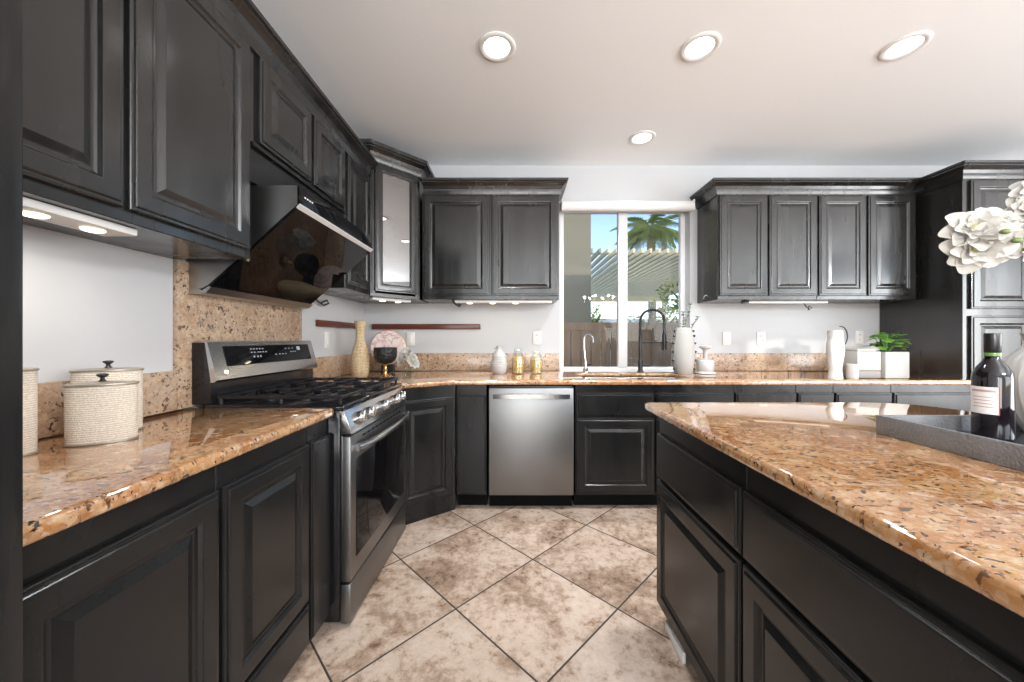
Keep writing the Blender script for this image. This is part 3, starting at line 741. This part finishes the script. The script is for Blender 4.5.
# ------------------------------------------------------------------ woven canisters on the left worktop
def mat_weave():
    m = NT('cream woven surface'); co = m.obj(); w = m.n('ShaderNodeTexWave', wave_type='BANDS', bands_direction='Z'); m.l(co, w.inputs[0]); w.inputs['Scale'].default_value = 55; w.inputs['Distortion'].default_value = 4; w.inputs['Detail Scale'].default_value = 6
    n = m.noise(m.mapping(co, (1, 1, 1.6)), 160, 2); h = m.math('ADD', w.outputs['Fac'], n)
    m.bsdf(m.mix(m.maprange(h, .6, 1.4, 0, 1), (.62, .54, .43), (.84, .78, .68)), .7, normal=m.bump(h, .5, .003)); return m.m
M['weave'] = mat_weave()
M['pewter'] = simple('aged pewter', (.36, .32, .26), .4, .5, .2)
def canister(label, x, y, r, h):
    q = .58
    t = thing('canister', label, 'canister', (x, y, CT+.0005), math.radians(36), 'woven canisters')
    finish('body', lathe(B(), [(0, .0), (r*.96, 0), (r, .006), (r*1.0, h*.5), (r*1.0, h), (0, h)], (0, 0, 0), 48, 1, q), M['weave'], t)
    finish('base_rim', lathe(B(), [(r*.97, .0005), (r*1.025, .0005), (r*1.025, .004), (r*1.003, .005), (r*1.003, .003), (r*.97, .002)], (0, 0, 0), 48, 1, q, closed=True), M['pewter'], t)
    lid = finish('lid', lathe(B(), [(0, .0), (r*1.03, 0), (r*1.05, .003), (r*1.03, .006), (r*.6, .009), (0, .010)], (0, 0, h+.0005), 48, 1, q), M['pewter'], t)
    finish('knob', lathe(B(), [(0, 0), (.009, 0), (.005, .005), (.004, .010), (.009, .014), (.012, .017), (.012, .020), (.006, .022), (0, .022)], (0, 0, h+.0108), 24), M['blackmetal'], lid)
canister('cream woven lidded canister in front of the taller one', -1.147, 1.0, .069, .156)
canister('taller cream woven canister standing behind the front canister', -1.25, 1.105, .075, .186)
canister('cream woven canister half hidden by the black end panel', -1.26, .857, .076, .205)

# ------------------------------------------------------------------ corner group
def mat_rattan():
    m = NT('woven straw'); co = m.obj(); w = m.n('ShaderNodeTexWave', wave_type='BANDS', bands_direction='Z'); m.l(co, w.inputs[0]); w.inputs['Scale'].default_value = 30; w.inputs['Distortion'].default_value = 6
    n = m.noise(m.mapping(co, (1, 1, .15)), 90, 3); h = m.math('ADD', m.math('MULTIPLY', w.outputs['Fac'], .6), n)
    m.bsdf(m.mix(m.maprange(h, .4, 1.1, 0, 1), (.34, .23, .11), (.70, .55, .34)), .7, normal=m.bump(h, .6, .004)); return m.m
M['rattan'] = mat_rattan()
o = finish('bottle_vase', lathe(B(), [(0, 0), (.050, 0), (.060, .02), (.066, .08), (.066, .14), (.052, .21), (.034, .26), (.029, .30), (.031, .36), (.040, .415), (.042, .42), (.036, .42), (.026, .36), (0, .34)], (0, 0, 0), 32), M['rattan'])
o.location = (-1.165, 2.70, CT+.0005); tag(o, 'tall straw coloured woven bottle vase in the corner', 'vase')
m = NT('pink veined stone'); co = m.obj(); vn = m.noise(co, 7, 4, .6, 2.0)
m.bsdf(m.ramp(vn, [(.46, (.74, .64, .62)), (.495, (.40, .22, .24)), (.53, (.76, .68, .66))]), .25); M['agate'] = m.m
t = thing('round_plaque', 'round pale pink veined plaque with copper rim behind the goblet', 'ornament', (-1.055, 2.98, CT+.0005))
finish('stand', box(B(), -.05, .05, -.03, .03, 0, .075, .004), M['blackmetal'], t)
bm = B(); tube(bm, [(0, .006, .216), (0, -.006, .216)], .139, 48); finish('disc', bm, M['agate'], t)
bm = B(); ring = [(.141*math.cos(a), 0, .216+.141*math.sin(a)) for a in [2*PI*i/48 for i in range(49)]]; tube(bm, ring, .004, 8); finish('rim', bm, simple('copper', (.72, .36, .24), .3, 1.0), t)
def mat_quilt():
    m = NT('black dimpled'); co = m.obj(); v = m.voro(co, 70); m.bsdf((.006, .006, .007), .45, normal=m.bump(v, .8, .006)); return m.m
t = thing('goblet', 'black dimpled goblet on a brass stem beside the woven bottle', 'goblet', (-.972, 2.69, CT+.0005))
finish('bowl', lathe(B(), [(.014, .098), (.045, .105), (.068, .122), (.082, .152), (.085, .185), (.082, .220), (.079, .222), (.078, .19), (.070, .15), (.04, .115), (0, .112)], (0, 0, 0), 40), mat_quilt(), t)
finish('stem', lathe(B(), [(0, 0), (.042, 0), (.044, .006), (.030, .012), (.014, .022), (.012, .04), (.018, .05), (.012, .06), (.011, .08), (.017, .092), (.022, .0975), (0, .0975)], (0, 0, 0), 28), M['gold'], t)
o = finish('glass_block', box(B(), -.045, .045, -.03, .03, 0, .040, .004), M['clear']); o.location = (-.865, 2.62, CT+.0005)
tag(o, 'low clear glass block between goblet and small flower glass', 'ornament')

# petals and leaves
def petal(bm, base, direction, up, L, W, curl=.25, cup=.2, n=5, m_=5):
    d = Vector(direction).normalized(); u = Vector(up); u = (u-d*u.dot(d)).normalized(); s = d.cross(u); grid = []
    for i in range(n):
        t_ = i/(n-1); wv = W*(math.sin(PI*min(1, .14+.72*t_)))**.8; row = []
        for j in range(m_):
            k = j/(m_-1)*2-1
            p = Vector(base)+d*(L*t_*(1-.10*k*k*t_))+u*(curl*L*t_*t_)+s*(k*wv/2)+u*(cup*W*(k*k)*.5) + u*random.uniform(-.02, .02)*W
            row.append(bm.verts.new(p))
        grid.append(row)
    for i in range(n-1):
        for j in range(m_-1): bm.faces.new((grid[i][j], grid[i][j+1], grid[i+1][j+1], grid[i+1][j]))
def leafmat(name, c, c2, rough=.4):
    m = NT(name); n = m.noise(m.obj(), 18, 3); p = m.bsdf(m.mix(n, c, c2), rough, Subsurface_Weight=0.0)
    tr = m.n('ShaderNodeBsdfTranslucent'); tr.inputs[0].default_value = (*c2, 1)
    mx = m.n('ShaderNodeMixShader'); mx.inputs[0].default_value = .25; m.l(p.outputs[0], mx.inputs[1]); m.l(tr.outputs[0], mx.inputs[2]); m.l(mx.outputs[0], m.out.inputs[0]); return m.m
M['petal'] = leafmat('white petal', (.50, .49, .46), (.60, .59, .56), .6)
M['petalcore'] = leafmat('yellow green petal base', (.62, .62, .22), (.78, .72, .30), .6)
M['leaf'] = leafmat('green leaf', (.06, .20, .03), (.20, .42, .08))
M['euca'] = leafmat('grey green leaf', (.16, .23, .17), (.30, .38, .30))
M['stem'] = simple('green stem', (.12, .16, .05), .5)
def blossom(parent, c, facing, size, mat_p=None, n1=6, n2=8):
    f = Vector(facing).normalized(); a = f.orthogonal().normalized(); b = f.cross(a); bm = B()
    for ring, (n, L, tilt, off) in enumerate(((n2, size, .25, 0), (n1, size*.78, .65, .4), (5, size*.5, 1.3, .2))):
        for i in range(n):
            th = 2*PI*i/n+off+random.uniform(-.12, .12)
            rad = a*math.cos(th)+b*math.sin(th); d = rad+f*(tilt+random.uniform(-.15, .15))
            petal(bm, Vector(c)+rad*.004, d, f, L*random.uniform(.84, 1.05), L*.86, -.18+.1*ring, .35)
    o = finish('blossom', bm, mat_p or M['petal'], parent, 60)
    bm = B(); q = Vector(c)+f*size*.12; r = size*.16
    bmesh.ops.create_icosphere(bm, subdivisions=2, radius=r, matrix=Matrix.Translation(q)); finish('core', bm, M['petalcore'], o)
    return o
# little flower glass in the corner
t = thing('flower_glass', 'small square clear glass holding white and yellow blossoms', 'vase', (-.80, 2.70, CT+.0005))
bm = B(); prism(bm, [(-.04, -.04), (.04, -.04), (.04, .04), (-.04, .04)], 0, .085, .004); finish('glass', bm, M['clear'], t)
for i, (x, z, px_) in enumerate(((-.025, .16, -.4), (.03, .145, .5), (.0, .185, 0), (-.045, .115, -.8), (.05, .105, .7))):
    s = thing('cut_flower', ['white blossom with yellow heart at left above the small glass', 'white blossom at upper right of the small glass', 'topmost white blossom over the small glass', 'low white blossom hanging left of the small glass', 'low creamy blossom hanging right of the small glass'][i], 'flower', (-.80+x, 2.665, CT+z), 0, 'blossoms in the small glass')
    blossom(s, (0, 0, 0), (px_, -1, .5), .042)
    bm = B(); tube(bm, [(0, .006, -.004), (-x*.4, .02, -.5*z), (-x*.75, .033, .012-z)], .002, 6); finish('stem', bm, M['stem'], s)
# white bottle and pasta jars
t = thing('ribbed_bottle', 'white ribbed ceramic bottle left of the two pasta jars', 'bottle', (-.134, 2.95, CT+.0005))
prof = [(0, 0), (.044, 0), (.050, .006)]
for i in range(9):
    z = .02+i*.014; r = .058+.010*math.sin(PI*min(1, i/7)); prof += [(r, z), (r+.0025, z+.007)]
prof += [(.058, .150), (.040, .178), (.024, .192), (.020, .205), (.024, .222), (.026, .228), (.020, .228), (.015, .20), (0, .19)]
finish('body', lathe(B(), prof, (0, 0, 0), 40), M['white'], t)
bm = B(); tube(bm, [(-.02, -.005, .205), (-.034, -.008, .215), (-.036, -.008, .20)], .004, 8); finish('spout', bm, M['pewter'], t)
def mat_pasta():
    m = NT('pasta'); co = m.obj(); v = m.voro(co, 60, out='Color'); s = m.n('ShaderNodeSeparateColor'); m.l(v, s.inputs[0])
    m.bsdf(m.mix(s.outputs[0], (.62, .33, .06), (.85, .60, .20)), .5, normal=m.bump(m.voro(co, 60), .8, .006)); return m.m
M['pasta'] = mat_pasta()
def jar(label, x, h, fill):
    t = thing('glass_jar', label, 'jar', (x, 2.95, CT+.0005), 0, 'pasta jars')
    finish('glass', lathe(B(), [(0, 0), (.046, 0), (.050, .006), (.052, h*.45), (.050, h*.70), (.040, h*.84), (.033, h*.90), (.033, h*.97), (.031, h*.97), (.031, h*.9), (.037, h*.83), (.047, h*.69), (.049, h*.45), (.047, .008), (0, .006)], (0, 0, 0), 36), M['clear'], t)
    finish('lid', lathe(B(), [(0, 0), (.036, 0), (.036, .010), (.030, .013), (0, .014)], (0, 0, h*.972), 28), M['clear'], t)
    o = finish('pasta_filling', lathe(B(), [(0, .010), (.043, .010), (.0465, .02), (.0475, fill*.6), (.045, fill*.92), (.02, fill), (0, fill*.97)], (0, 0, 0), 28), M['pasta'])
    o.location = (x, 2.95, CT+.0005); o['kind'] = 'stuff'; tag(o, 'yellow pasta filling the ' + ('taller left jar' if h > .19 else 'shorter right jar beside the outlet'), 'pasta')
jar('taller glass jar of yellow pasta next to the white ribbed bottle', .020, .200, .145)
jar('shorter glass jar of yellow pasta nearest the window', .170, .182, .125)

# ------------------------------------------------------------------ right part of the back worktop
t = thing('studded_vase', 'tall white oval vase with black studs beside the window', 'vase', (1.375, 2.95, CT+.0005))
sp_ = [(0, 0), (.062, 0), (.072, .01), (.086, .10), (.090, .18), (.084, .27), (.064, .355), (.056, .375), (.050, .378), (.050, .36), (.07, .26), (0, .24)]
finish('body', lathe(B(), sp_, (0, 0, 0), 40, 1, .8), M['matwhite'], t)
bm = B()
for i, z in enumerate((.04, .11, .18, .25, .31, .35)):
    r = .072 + .018*math.sin(PI*min(1, z/.36))
    for sgn in (-1, 1): bmesh.ops.create_icosphere(bm, subdivisions=2, radius=.010, matrix=Matrix.Translation((sgn*(r+.003), -.015, z)))
    bmesh.ops.create_icosphere(bm, subdivisions=2, radius=.009, matrix=Matrix.Translation((r*.35*(1 if i % 2 else -1), r*.76, z)))
finish('studs', bm, M['blackmetal'], t)
for k, (dx, dy, h, lab) in enumerate(((.06, -.02, .56, 'tall grey green sprig leaning right in the studded vase'), (.0, .0, .50, 'upright grey green sprig in the studded vase'), (.115, .01, .46, 'short grey green sprig leaning far right in the studded vase'))):
    s = thing('eucalyptus_sprig', lab, 'sprig', (1.375+.01*k-.01, 2.95, CT+.25), 0, 'sprigs in the studded vase')
    P_ = [Vector((dx*(i/10)**1.4, dy*i/10, (h-.25)*i/10)) for i in range(11)]
    bm = B(); tube(bm, P_, .0022, 6); finish('stem', bm, M['stem'], s)
    bm = B()
    for i in range(4, 11):
        for q in range(4):
            a = random.uniform(0, 2*PI); petal(bm, P_[i], (math.cos(a), math.sin(a), .5), (0, 0, 1), .026, .018, .1, .1, 4, 3)
    finish('leaves', bm, M['euca'], s)
t = thing('soap_press', 'white ceramic jar with mushroom topped plunger by the window', 'dispenser', (1.555, 2.95, CT+.0005))
finish('dish', lathe(B(), [(0, 0), (.072, 0), (.080, .006), (.074, .016), (.064, .022), (0, .022)], (0, 0, 0), 36), M['white'], t)
finish('jar', lathe(B(), [(0, .0225), (.060, .0225), (.066, .035), (.067, .10), (.060, .112), (.03, .118), (0, .118)], (0, 0, 0), 36), M['white'], t)
finish('plunger', lathe(B(), [(0, .1185), (.015, .1185), (.016, .18), (.022, .20), (.045, .214), (.046, .226), (.03, .232), (0, .232)], (0, 0, 0), 32), M['white'], t)
# curved vase with dimple
bm = B(); segs, rows = 48, 40; H = .345; rings = []
for j in range(rows+1):
    z = H*j/rows; r0 = .0500+.0075*math.sin(2*PI*(z/H-.40)/.85) if z < H*.85 else .0500-.0018*(z/H-.85)/.15; ring_ = []
    for i in range(segs):
        th = 2*PI*i/segs; fx = math.cos(th)*r0; fy = math.sin(th)*r0*.8
        dd = math.exp(-((math.sin((th-(-PI/2-.1))/2)*2/.75)**4)) * math.exp(-(((z-.185)/.085)**4)) if math.sin(th) < 0 else 0
        ring_.append(bm.verts.new((fx, fy*(1-.45*dd), z)))
    rings.append(ring_)
for a, b in zip(rings, rings[1:]):
    for i in range(segs): bm.faces.new((a[i], a[(i+1) % segs], b[(i+1) % segs], b[i]))
bm.faces.new(rings[0][::-1])
inn = [[bm.verts.new((v.co.x*.86, v.co.y*.86, z)) for v in rings[-1]] for z in (H, H-.06)]
for a, b in ((rings[-1], inn[0]), (inn[0], inn[1])):
    for i in range(segs): bm.faces.new((a[i], a[(i+1) % segs], b[(i+1) % segs], b[i]))
bm.faces.new(inn[1])
o = finish('curved_vase', bm, M['white'], None, 60); o.location = (2.31, 2.60, CT+.0005); tag(o, 'glossy white curved vase with oval dimple standing in sunlight', 'vase')
o = finish('votive_cup', lathe(B(), [(0, 0), (.033, 0), (.035, .004), (.037, .105), (.033, .105), (.031, .02), (0, .015)], (0, 0, 0), 32), M['white']); o.location = (2.428, 2.595, CT+.0005)
tag(o, 'small white cup between the curved vase and the square boxes', 'cup')
t = thing('ceramic_box', 'square pale ceramic box with grey foot left of the plant', 'box', (2.555, 2.68, CT+.0005))
finish('foot_band', box(B(), -.085, .085, -.08, .08, 0, .055, .005), simple('grey ceramic', (.20, .19, .175), .5), t)
finish('body', box(B(), -.086, .086, -.081, .081, .0555, .195, .006), M['matwhite'], t)
finish('lid', prism(B(), [(-.07, -.065), (.07, -.065), (.07, .065), (-.07, .065)], .1955, .215, .006), M['matwhite'], t)
bm = B(); tube(bm, [(2.47, 2.74, 1.30)] + [(2.50+.045*math.sin(a), 2.76, 1.225+.075*math.cos(a)) for a in [PI*i/8 for i in range(9)]] + [(2.485, 2.78, 1.15), (2.47, 2.80, 1.0), (2.46, 2.80, .926)], .004, 8)
o = finish('cable', bm, M['blackmetal']); tag(o, 'black cable loop standing between curved vase and pale box', 'cable')
t = thing('potted_plant', 'green leafy plant in a square white pot by the tall cupboard', 'plant', (2.745, 2.665, CT+.0005))
pot = box(B(), -.087, .087, -.080, .080, 0, .192, .006)
finish('pot', pot, M['matwhite'], t)
finish('soil', box(B(), -.078, .078, -.071, .071, .1925, .196), M['soil'], t)
bm = B()
for i in range(36):
    a = random.uniform(0, 2*PI); rr = random.uniform(.01, .070); z = .225+random.uniform(0, .125)*(1-rr/.14)
    base = (rr*math.cos(a), rr*math.sin(a), z); petal(bm, base, (math.cos(a), math.sin(a), random.uniform(-.2, .7)), (0, 0, 1), random.uniform(.055, .085), random.uniform(.055, .075), -.25, .15)
    if i % 2 == 0: tube(bm, [(rr*.3*math.cos(a), rr*.3*math.sin(a), .196), base], .0025, 5)
finish('foliage', bm, M['leaf'], t, 60)

# ------------------------------------------------------------------ island tray, bottle, vase and flowers
def mat_shagreen():
    m = NT('grey pebbled leather'); co = m.obj(); v = m.voro(co, 190); n = m.noise(co, 12, 3)
    m.bsdf(m.mix(n, (.10, .103, .11), (.20, .203, .215)), .33, normal=m.bump(v, .6, .003)); return m.m
M['shagreen'] = mat_shagreen()
t = thing('serving_tray', 'grey pebbled tray with raised rim on the island', 'tray', (1.09, .42, CT+.0005))
TW, TL, TH = .62, .67, .055
finish('tray_floor', box(B(), .012, TW-.012, .012, TL-.012, 0, .010), simple('mirror tray base', (.10, .105, .115), .06, .6, .05), t)
bm = B()
for a in ((0, .012, 0, TL), (TW-.012, TW, 0, TL), (.012, TW-.012, 0, .012), (.012, TW-.012, TL-.012, TL)): box(bm, a[0], a[1], a[2], a[3], 0, TH, .002)
finish('rim', bm, M['shagreen'], t)
m = NT('dark wine glass'); m.bsdf((.006, .004, .006), .04, Specular_IOR_Level=.6); M['wine'] = m.m
ZT = CT+.0115
t = thing('wine_bottle', 'dark wine bottle with white label standing on the tray', 'bottle', (1.325, 1.00, ZT))
finish('glass', lathe(B(), [(0, .004), (.030, 0), (.0375, .004), (.038, .015), (.038, .165), (.036, .180), (.028, .197), (.0185, .212), (.0150, .225), (.0145, .285), (0, .285)], (0, 0, 0), 40), M['wine'], t)
finish('foil_capsule', lathe(B(), [(.0151, .236), (.0158, .237), (.0162, .287), (.0155, .2895), (0, .29)], (0, 0, 0), 28), simple('black foil', (.008, .008, .009), .3), t)
finish('neck_glint', lathe(B(), [(.0156, .226), (.0164, .227), (.0164, .233), (.0158, .2355)], (0, 0, 0), 28), simple('green glass glint', (.10, .22, .03), .1), t)  # green glint of the neck glass, put in as a coloured ring
def wrap(a0, a1, z0, z1, r, n=16):
    bm = B(); vs_ = [[bm.verts.new((r*math.cos(a0+(a1-a0)*i/n), r*math.sin(a0+(a1-a0)*i/n), z)) for z in (z0, z1)] for i in range(n+1)]
    for a, b in zip(vs_, vs_[1:]): bm.faces.new((a[0], b[0], b[1], a[1]))
    return bm
va = math.atan2(-1.0, -1.325)
lab = finish('label', wrap(va-1.35, va+.30, .068, .142, .0384), simple('paper label', (.74, .70, .69), .6), t)
finish('label_border', wrap(va+.26, va+.32, .066, .144, .0386, 3), simple('dark red ink', (.35, .02, .04), .5), lab)
bm = B()
for (a0, a1, z) in ((-1.1, .15, .128), (-1.0, .05, .113), (-1.0, .1, .104), (-.95, 0, .095), (-1.0, .05, .086)):
    b2 = wrap(va+a0, va+a1, z, z+(.006 if z > .12 else .0022), .0387, 10); me = bpy.data.meshes.new('tmp'); b2.to_mesh(me); b2.free(); bm.from_mesh(me); bpy.data.meshes.remove(me)
finish('label_print', bm, simple('faded red grey ink', (.42, .28, .28), .6), lab)
t = thing('ribbed_vase', 'white ribbed round vase on the tray at the right picture edge', 'vase', (1.52, 1.02, ZT))
bm = B(); prof = [(0, 0), (.045, 0), (.05, .006), (.075, .06), (.092, .12), (.094, .165), (.080, .215), (.055, .245), (.045, .262), (.050, .285), (.055, .290), (.047, .290), (.038, .262), (0, .25)]
lathe(bm, prof, (0, 0, 0), 72)
for v in bm.verts:
    r = math.hypot(v.co.x, v.co.y)
    if r > .03:
        k = 1+.018*math.cos(24*math.atan2(v.co.y, v.co.x)); v.co.x *= k; v.co.y *= k
finish('body', bm, M['white'], t)
FL = [  # target point of branch, labels, blossoms (point, facing, size)
 ((1.30, .99, 1.50), 'white flower branch reaching left from the ribbed vase', [((1.255, .985, 1.505), (-.5, -.8, .3), .062), ((1.262, .985, 1.455), (-.6, -.8, -.3), .066), ((1.315, .985, 1.53), (0, -.8, .6), .048), ((1.325, .98, 1.462), (-.2, -1, -.2), .052), ((1.385, .98, 1.475), (.2, -1, .1), .055)]),
 ((1.47, 1.0, 1.62), 'white flower branch rising at the right picture edge', [((1.44, .99, 1.605), (-.5, -.8, .4), .060), ((1.43, .99, 1.545), (-.7, -.8, 0), .055), ((1.405, .985, 1.565), (-.9, -.6, .1), .045), ((1.48, .98, 1.56), (.2, -1, .1), .060)]),
 ((1.46, .99, 1.49), 'short white flower branch just above the ribbed vase', [((1.445, .98, 1.50), (-.3, -1, .2), .058), ((1.475, .98, 1.44), (0, -1, -.2), .058), ((1.43, .98, 1.465), (-.5, -1, 0), .045)])]
for tgt, labt, bl in FL:
    s = thing('flower_branch', labt, 'flower', (1.52, 1.02, ZT+.268), 0, 'white flower branches in the ribbed vase'); o0 = Vector((1.52, 1.02, ZT+.268))
    tv = Vector(tgt)-o0; P_ = [Vector((0, 0, 0)), Vector((tv.x*.12, tv.y*.1, .05+tv.z*.25)), Vector((tv.x*.45, tv.y*.5, .04+tv.z*.65)), tv]
    bm = B(); tube(bm, P_, [.004, .0035, .003, .002], 8)
    for c, f, z in bl: tube(bm, [P_[2].lerp(P_[3], .5), (P_[3]*.4+(Vector(c)-o0)*.6), Vector(c)-o0-Vector(f).normalized()*.004], .0018, 6)
    finish('stem', bm, M['stem'], s)
    for c, f, z in bl: blossom(s, Vector(c)-o0, f, z)
    bm = B()
    for i in range(3):
        q = P_[3]*(.86+.1*i)+Vector((-.012*i, -.06, -.02-.008*i)); bmesh.ops.create_icosphere(bm, subdivisions=2, radius=.009, matrix=Matrix.Translation(q) @ Matrix.Diagonal((1.4, 1, .8, 1)))
    finish('bud', bm, M['stem'], s)

# ------------------------------------------------------------------ outside
struct(finish('ground', box(B(), -40, 60, YB+.16, 70, -.25, -.15), simple('pale bounce ground', (.45, .40, .30), .9, 0, .3, 2), None, 0))  # ground colour kept pale to bounce light up under the pergola
def mat_wood():
    m = NT('weathered fence wood'); co = m.geo(); n = m.noise(m.mapping(co, (8, 8, .7)), 4, 6, .7); k = m.noise(m.mapping(co, (5.8, .1, .05)), 1.0, 0)
    m.bsdf(m.mix(m.math('MULTIPLY_ADD', n, .6, m.math('MULTIPLY', k, .4)), (.17, .095, .05), (.62, .42, .26)), .8, normal=m.bump(n, .4, .01)); return m.m
M['fence'] = mat_wood()
FY = 6.0
t = thing('garden_fence', 'weathered brown board fence outside below the pergola', 'fence', (0, FY, -.15))
bm = B(); x = -1.0
while x < 6:
    w = random.uniform(.15, .18); h = 1.62+random.uniform(-.008, .008); box(bm, x, x+w-.006, -.010+random.uniform(-.004, .004), .012, 0, h); x += w+.006
finish('boards', bm, M['fence'], t, 0)
bm = B(); box(bm, -1, 6, -.03, -.012, 1.50, 1.63); finish('top_rail', bm, M['fence'], t)
bm = B(); box(bm, -1, 6, .013, .05, .3, .39); box(bm, -1, 6, .013, .05, 1.2, 1.29); finish('rail', bm, M['fence'], t)
t = thing('neighbour_house', 'tan stucco house wall filling the left window pane', 'house', (0, 0, 0))
finish('wall', box(B(), -6, 1.32, 6.3, 6.9, -.15, 6.0), M['stucco'], t)
finish('eave', box(B(), -6.3, 1.55, 6.15, 7.05, 6.001, 6.15), simple('brown roof', (.16, .11, .08), .8), t)
cream = simple('cream painted timber', (.92, .80, .52), .6, 0, .05)
t = thing('pergola', 'cream slatted patio cover beyond the fence', 'pergola', (0, 0, 0))
PZ = 2.93
bm = B(); x = 1.50
while x < 6.2: box(bm, x, x+.045, 7.2, 15.0, PZ, PZ+.09); x += .17
finish('slats', bm, cream, t, 0)
for y in (7.75, 11.2): finish('beam', box(B(), 1.5, 6.2, y-.02, y+.02, PZ+.091, PZ+.13), cream, t)
finish('beam', box(B(), 1.5, 6.2, 14.65, 14.75, PZ-.20, PZ-.001), cream, t)
for x_, y_ in ((1.60, 14.7), (6.05, 14.7), (6.05, 7.7)): finish('post', box(B(), x_-.06, x_+.06, y_-.06, y_+.06, -.15, PZ-.201 if y_ > 9 else PZ-.001), cream, t)
# palm
t = thing('palm_tree', 'tall feathery palm tree rising behind the pergola', 'tree', (7.55, 20, -.15))
bm = B(); tube(bm, [(0, 0, 0), (.05, 0, 2.5), (0, 0, 5), (-.02, 0, 7.3)], [.26, .22, .20, .24], 14); finish('trunk', bm, simple('palm trunk', (.20, .16, .11), .9, 0, .3, 6), t)
M['palm'] = leafmat('palm frond', (.16, .24, .06), (.36, .42, .16), .5)
def frond(L):
    bm = B(); n = 16; P_ = [Vector((L*i/n, 0, .6*L*(i/n)-1.15*L*(i/n)**2.0)) for i in range(n+1)]
    tube(bm, P_, [.03*(1-i/n)+.006 for i in range(n+1)], 5)
    for i in range(2, n+1):
        for s in (-1, 1):
            for q in (0, .5):
                p = P_[i-1].lerp(P_[i], q); l = .62*math.sin(PI*(.15+.8*i/n))+.1
                d = Vector((.45, s*.75, -.55-random.uniform(0, .35))).normalized(); w = Vector((.028, 0, .012))
                bm.faces.new([bm.verts.new(v) for v in (p-w, p+w, p+d*l*.6+w*.8, p+d*l, p+d*l*.6-w*.8)])
    return bm
proto = finish('frond', frond(2.0), M['palm'], t, 0); proto.location = (0, 0, 7.3)
for i in range(1, 26):
    c = proto.copy(); C.objects.link(c); c.parent = t; c.location = (0, 0, 7.25+.06*random.random())
    tier = i % 3; c.rotation_euler = (0, (-.55, -.05, .35)[tier]+random.uniform(-.15, .15), 2*PI*i*.381966); c.scale = (1, 1, 1)
# shrubs
def shrub(label, x, y, w, h, mat, n=420, leaf=.10, z0=-.15):
    t = thing('shrub', label, 'shrub', (x, y, z0), 0, 'shrubs beyond the fence')
    bm = B()
    for i in range(5): tube(bm, [(random.uniform(-.05, .05), random.uniform(-.05, .05), 0), (random.uniform(-.3, .3)*w, random.uniform(-.2, .2)*w, h*.7)], .015, 5)
    finish('stems', bm, M['stem'], t)
    bm = B()
    for i in range(n):
        a = random.uniform(0, 2*PI); ph = random.uniform(-.9, 1.4); r = random.uniform(.4, 1)
        p = Vector((w*.5*r*math.cos(a)*math.cos(ph*.8), w*.5*r*math.sin(a)*math.cos(ph*.8), h*.6+h*.40*r*math.sin(ph)))
        petal(bm, p, (random.uniform(-1, 1), random.uniform(-1, 1), random.uniform(-.3, 1)), (random.uniform(-1, 1), random.uniform(-1, 1), 1), leaf*random.uniform(.7, 1.3), leaf*.45, .1, .1, 3, 3)
    finish('foliage', bm, mat, t, 0)
yel = leafmat('yellow green leaf', (.20, .26, .03), (.50, .50, .08))
shrub('yellow green shrub peeking above the fence in the left pane', 1.95, 9.0, .55, 2.2, yel)
shrub('bushy green shrub above the fence at the right edge of the window', 2.95, 6.7, .75, 2.5, yel, 700, .09)
shrub('dark green shrub above the fence in the right pane', 2.6, 8.2, .8, 2.0, M['leaf'])
o = finish('garden_wall', box(B(), -4, 26, 24, 24.3, -.15, 2.55), simple('pale rendered wall', (.72, .72, .70), .8)); tag(o, 'pale rendered wall in the far distance under the pergola', 'wall')
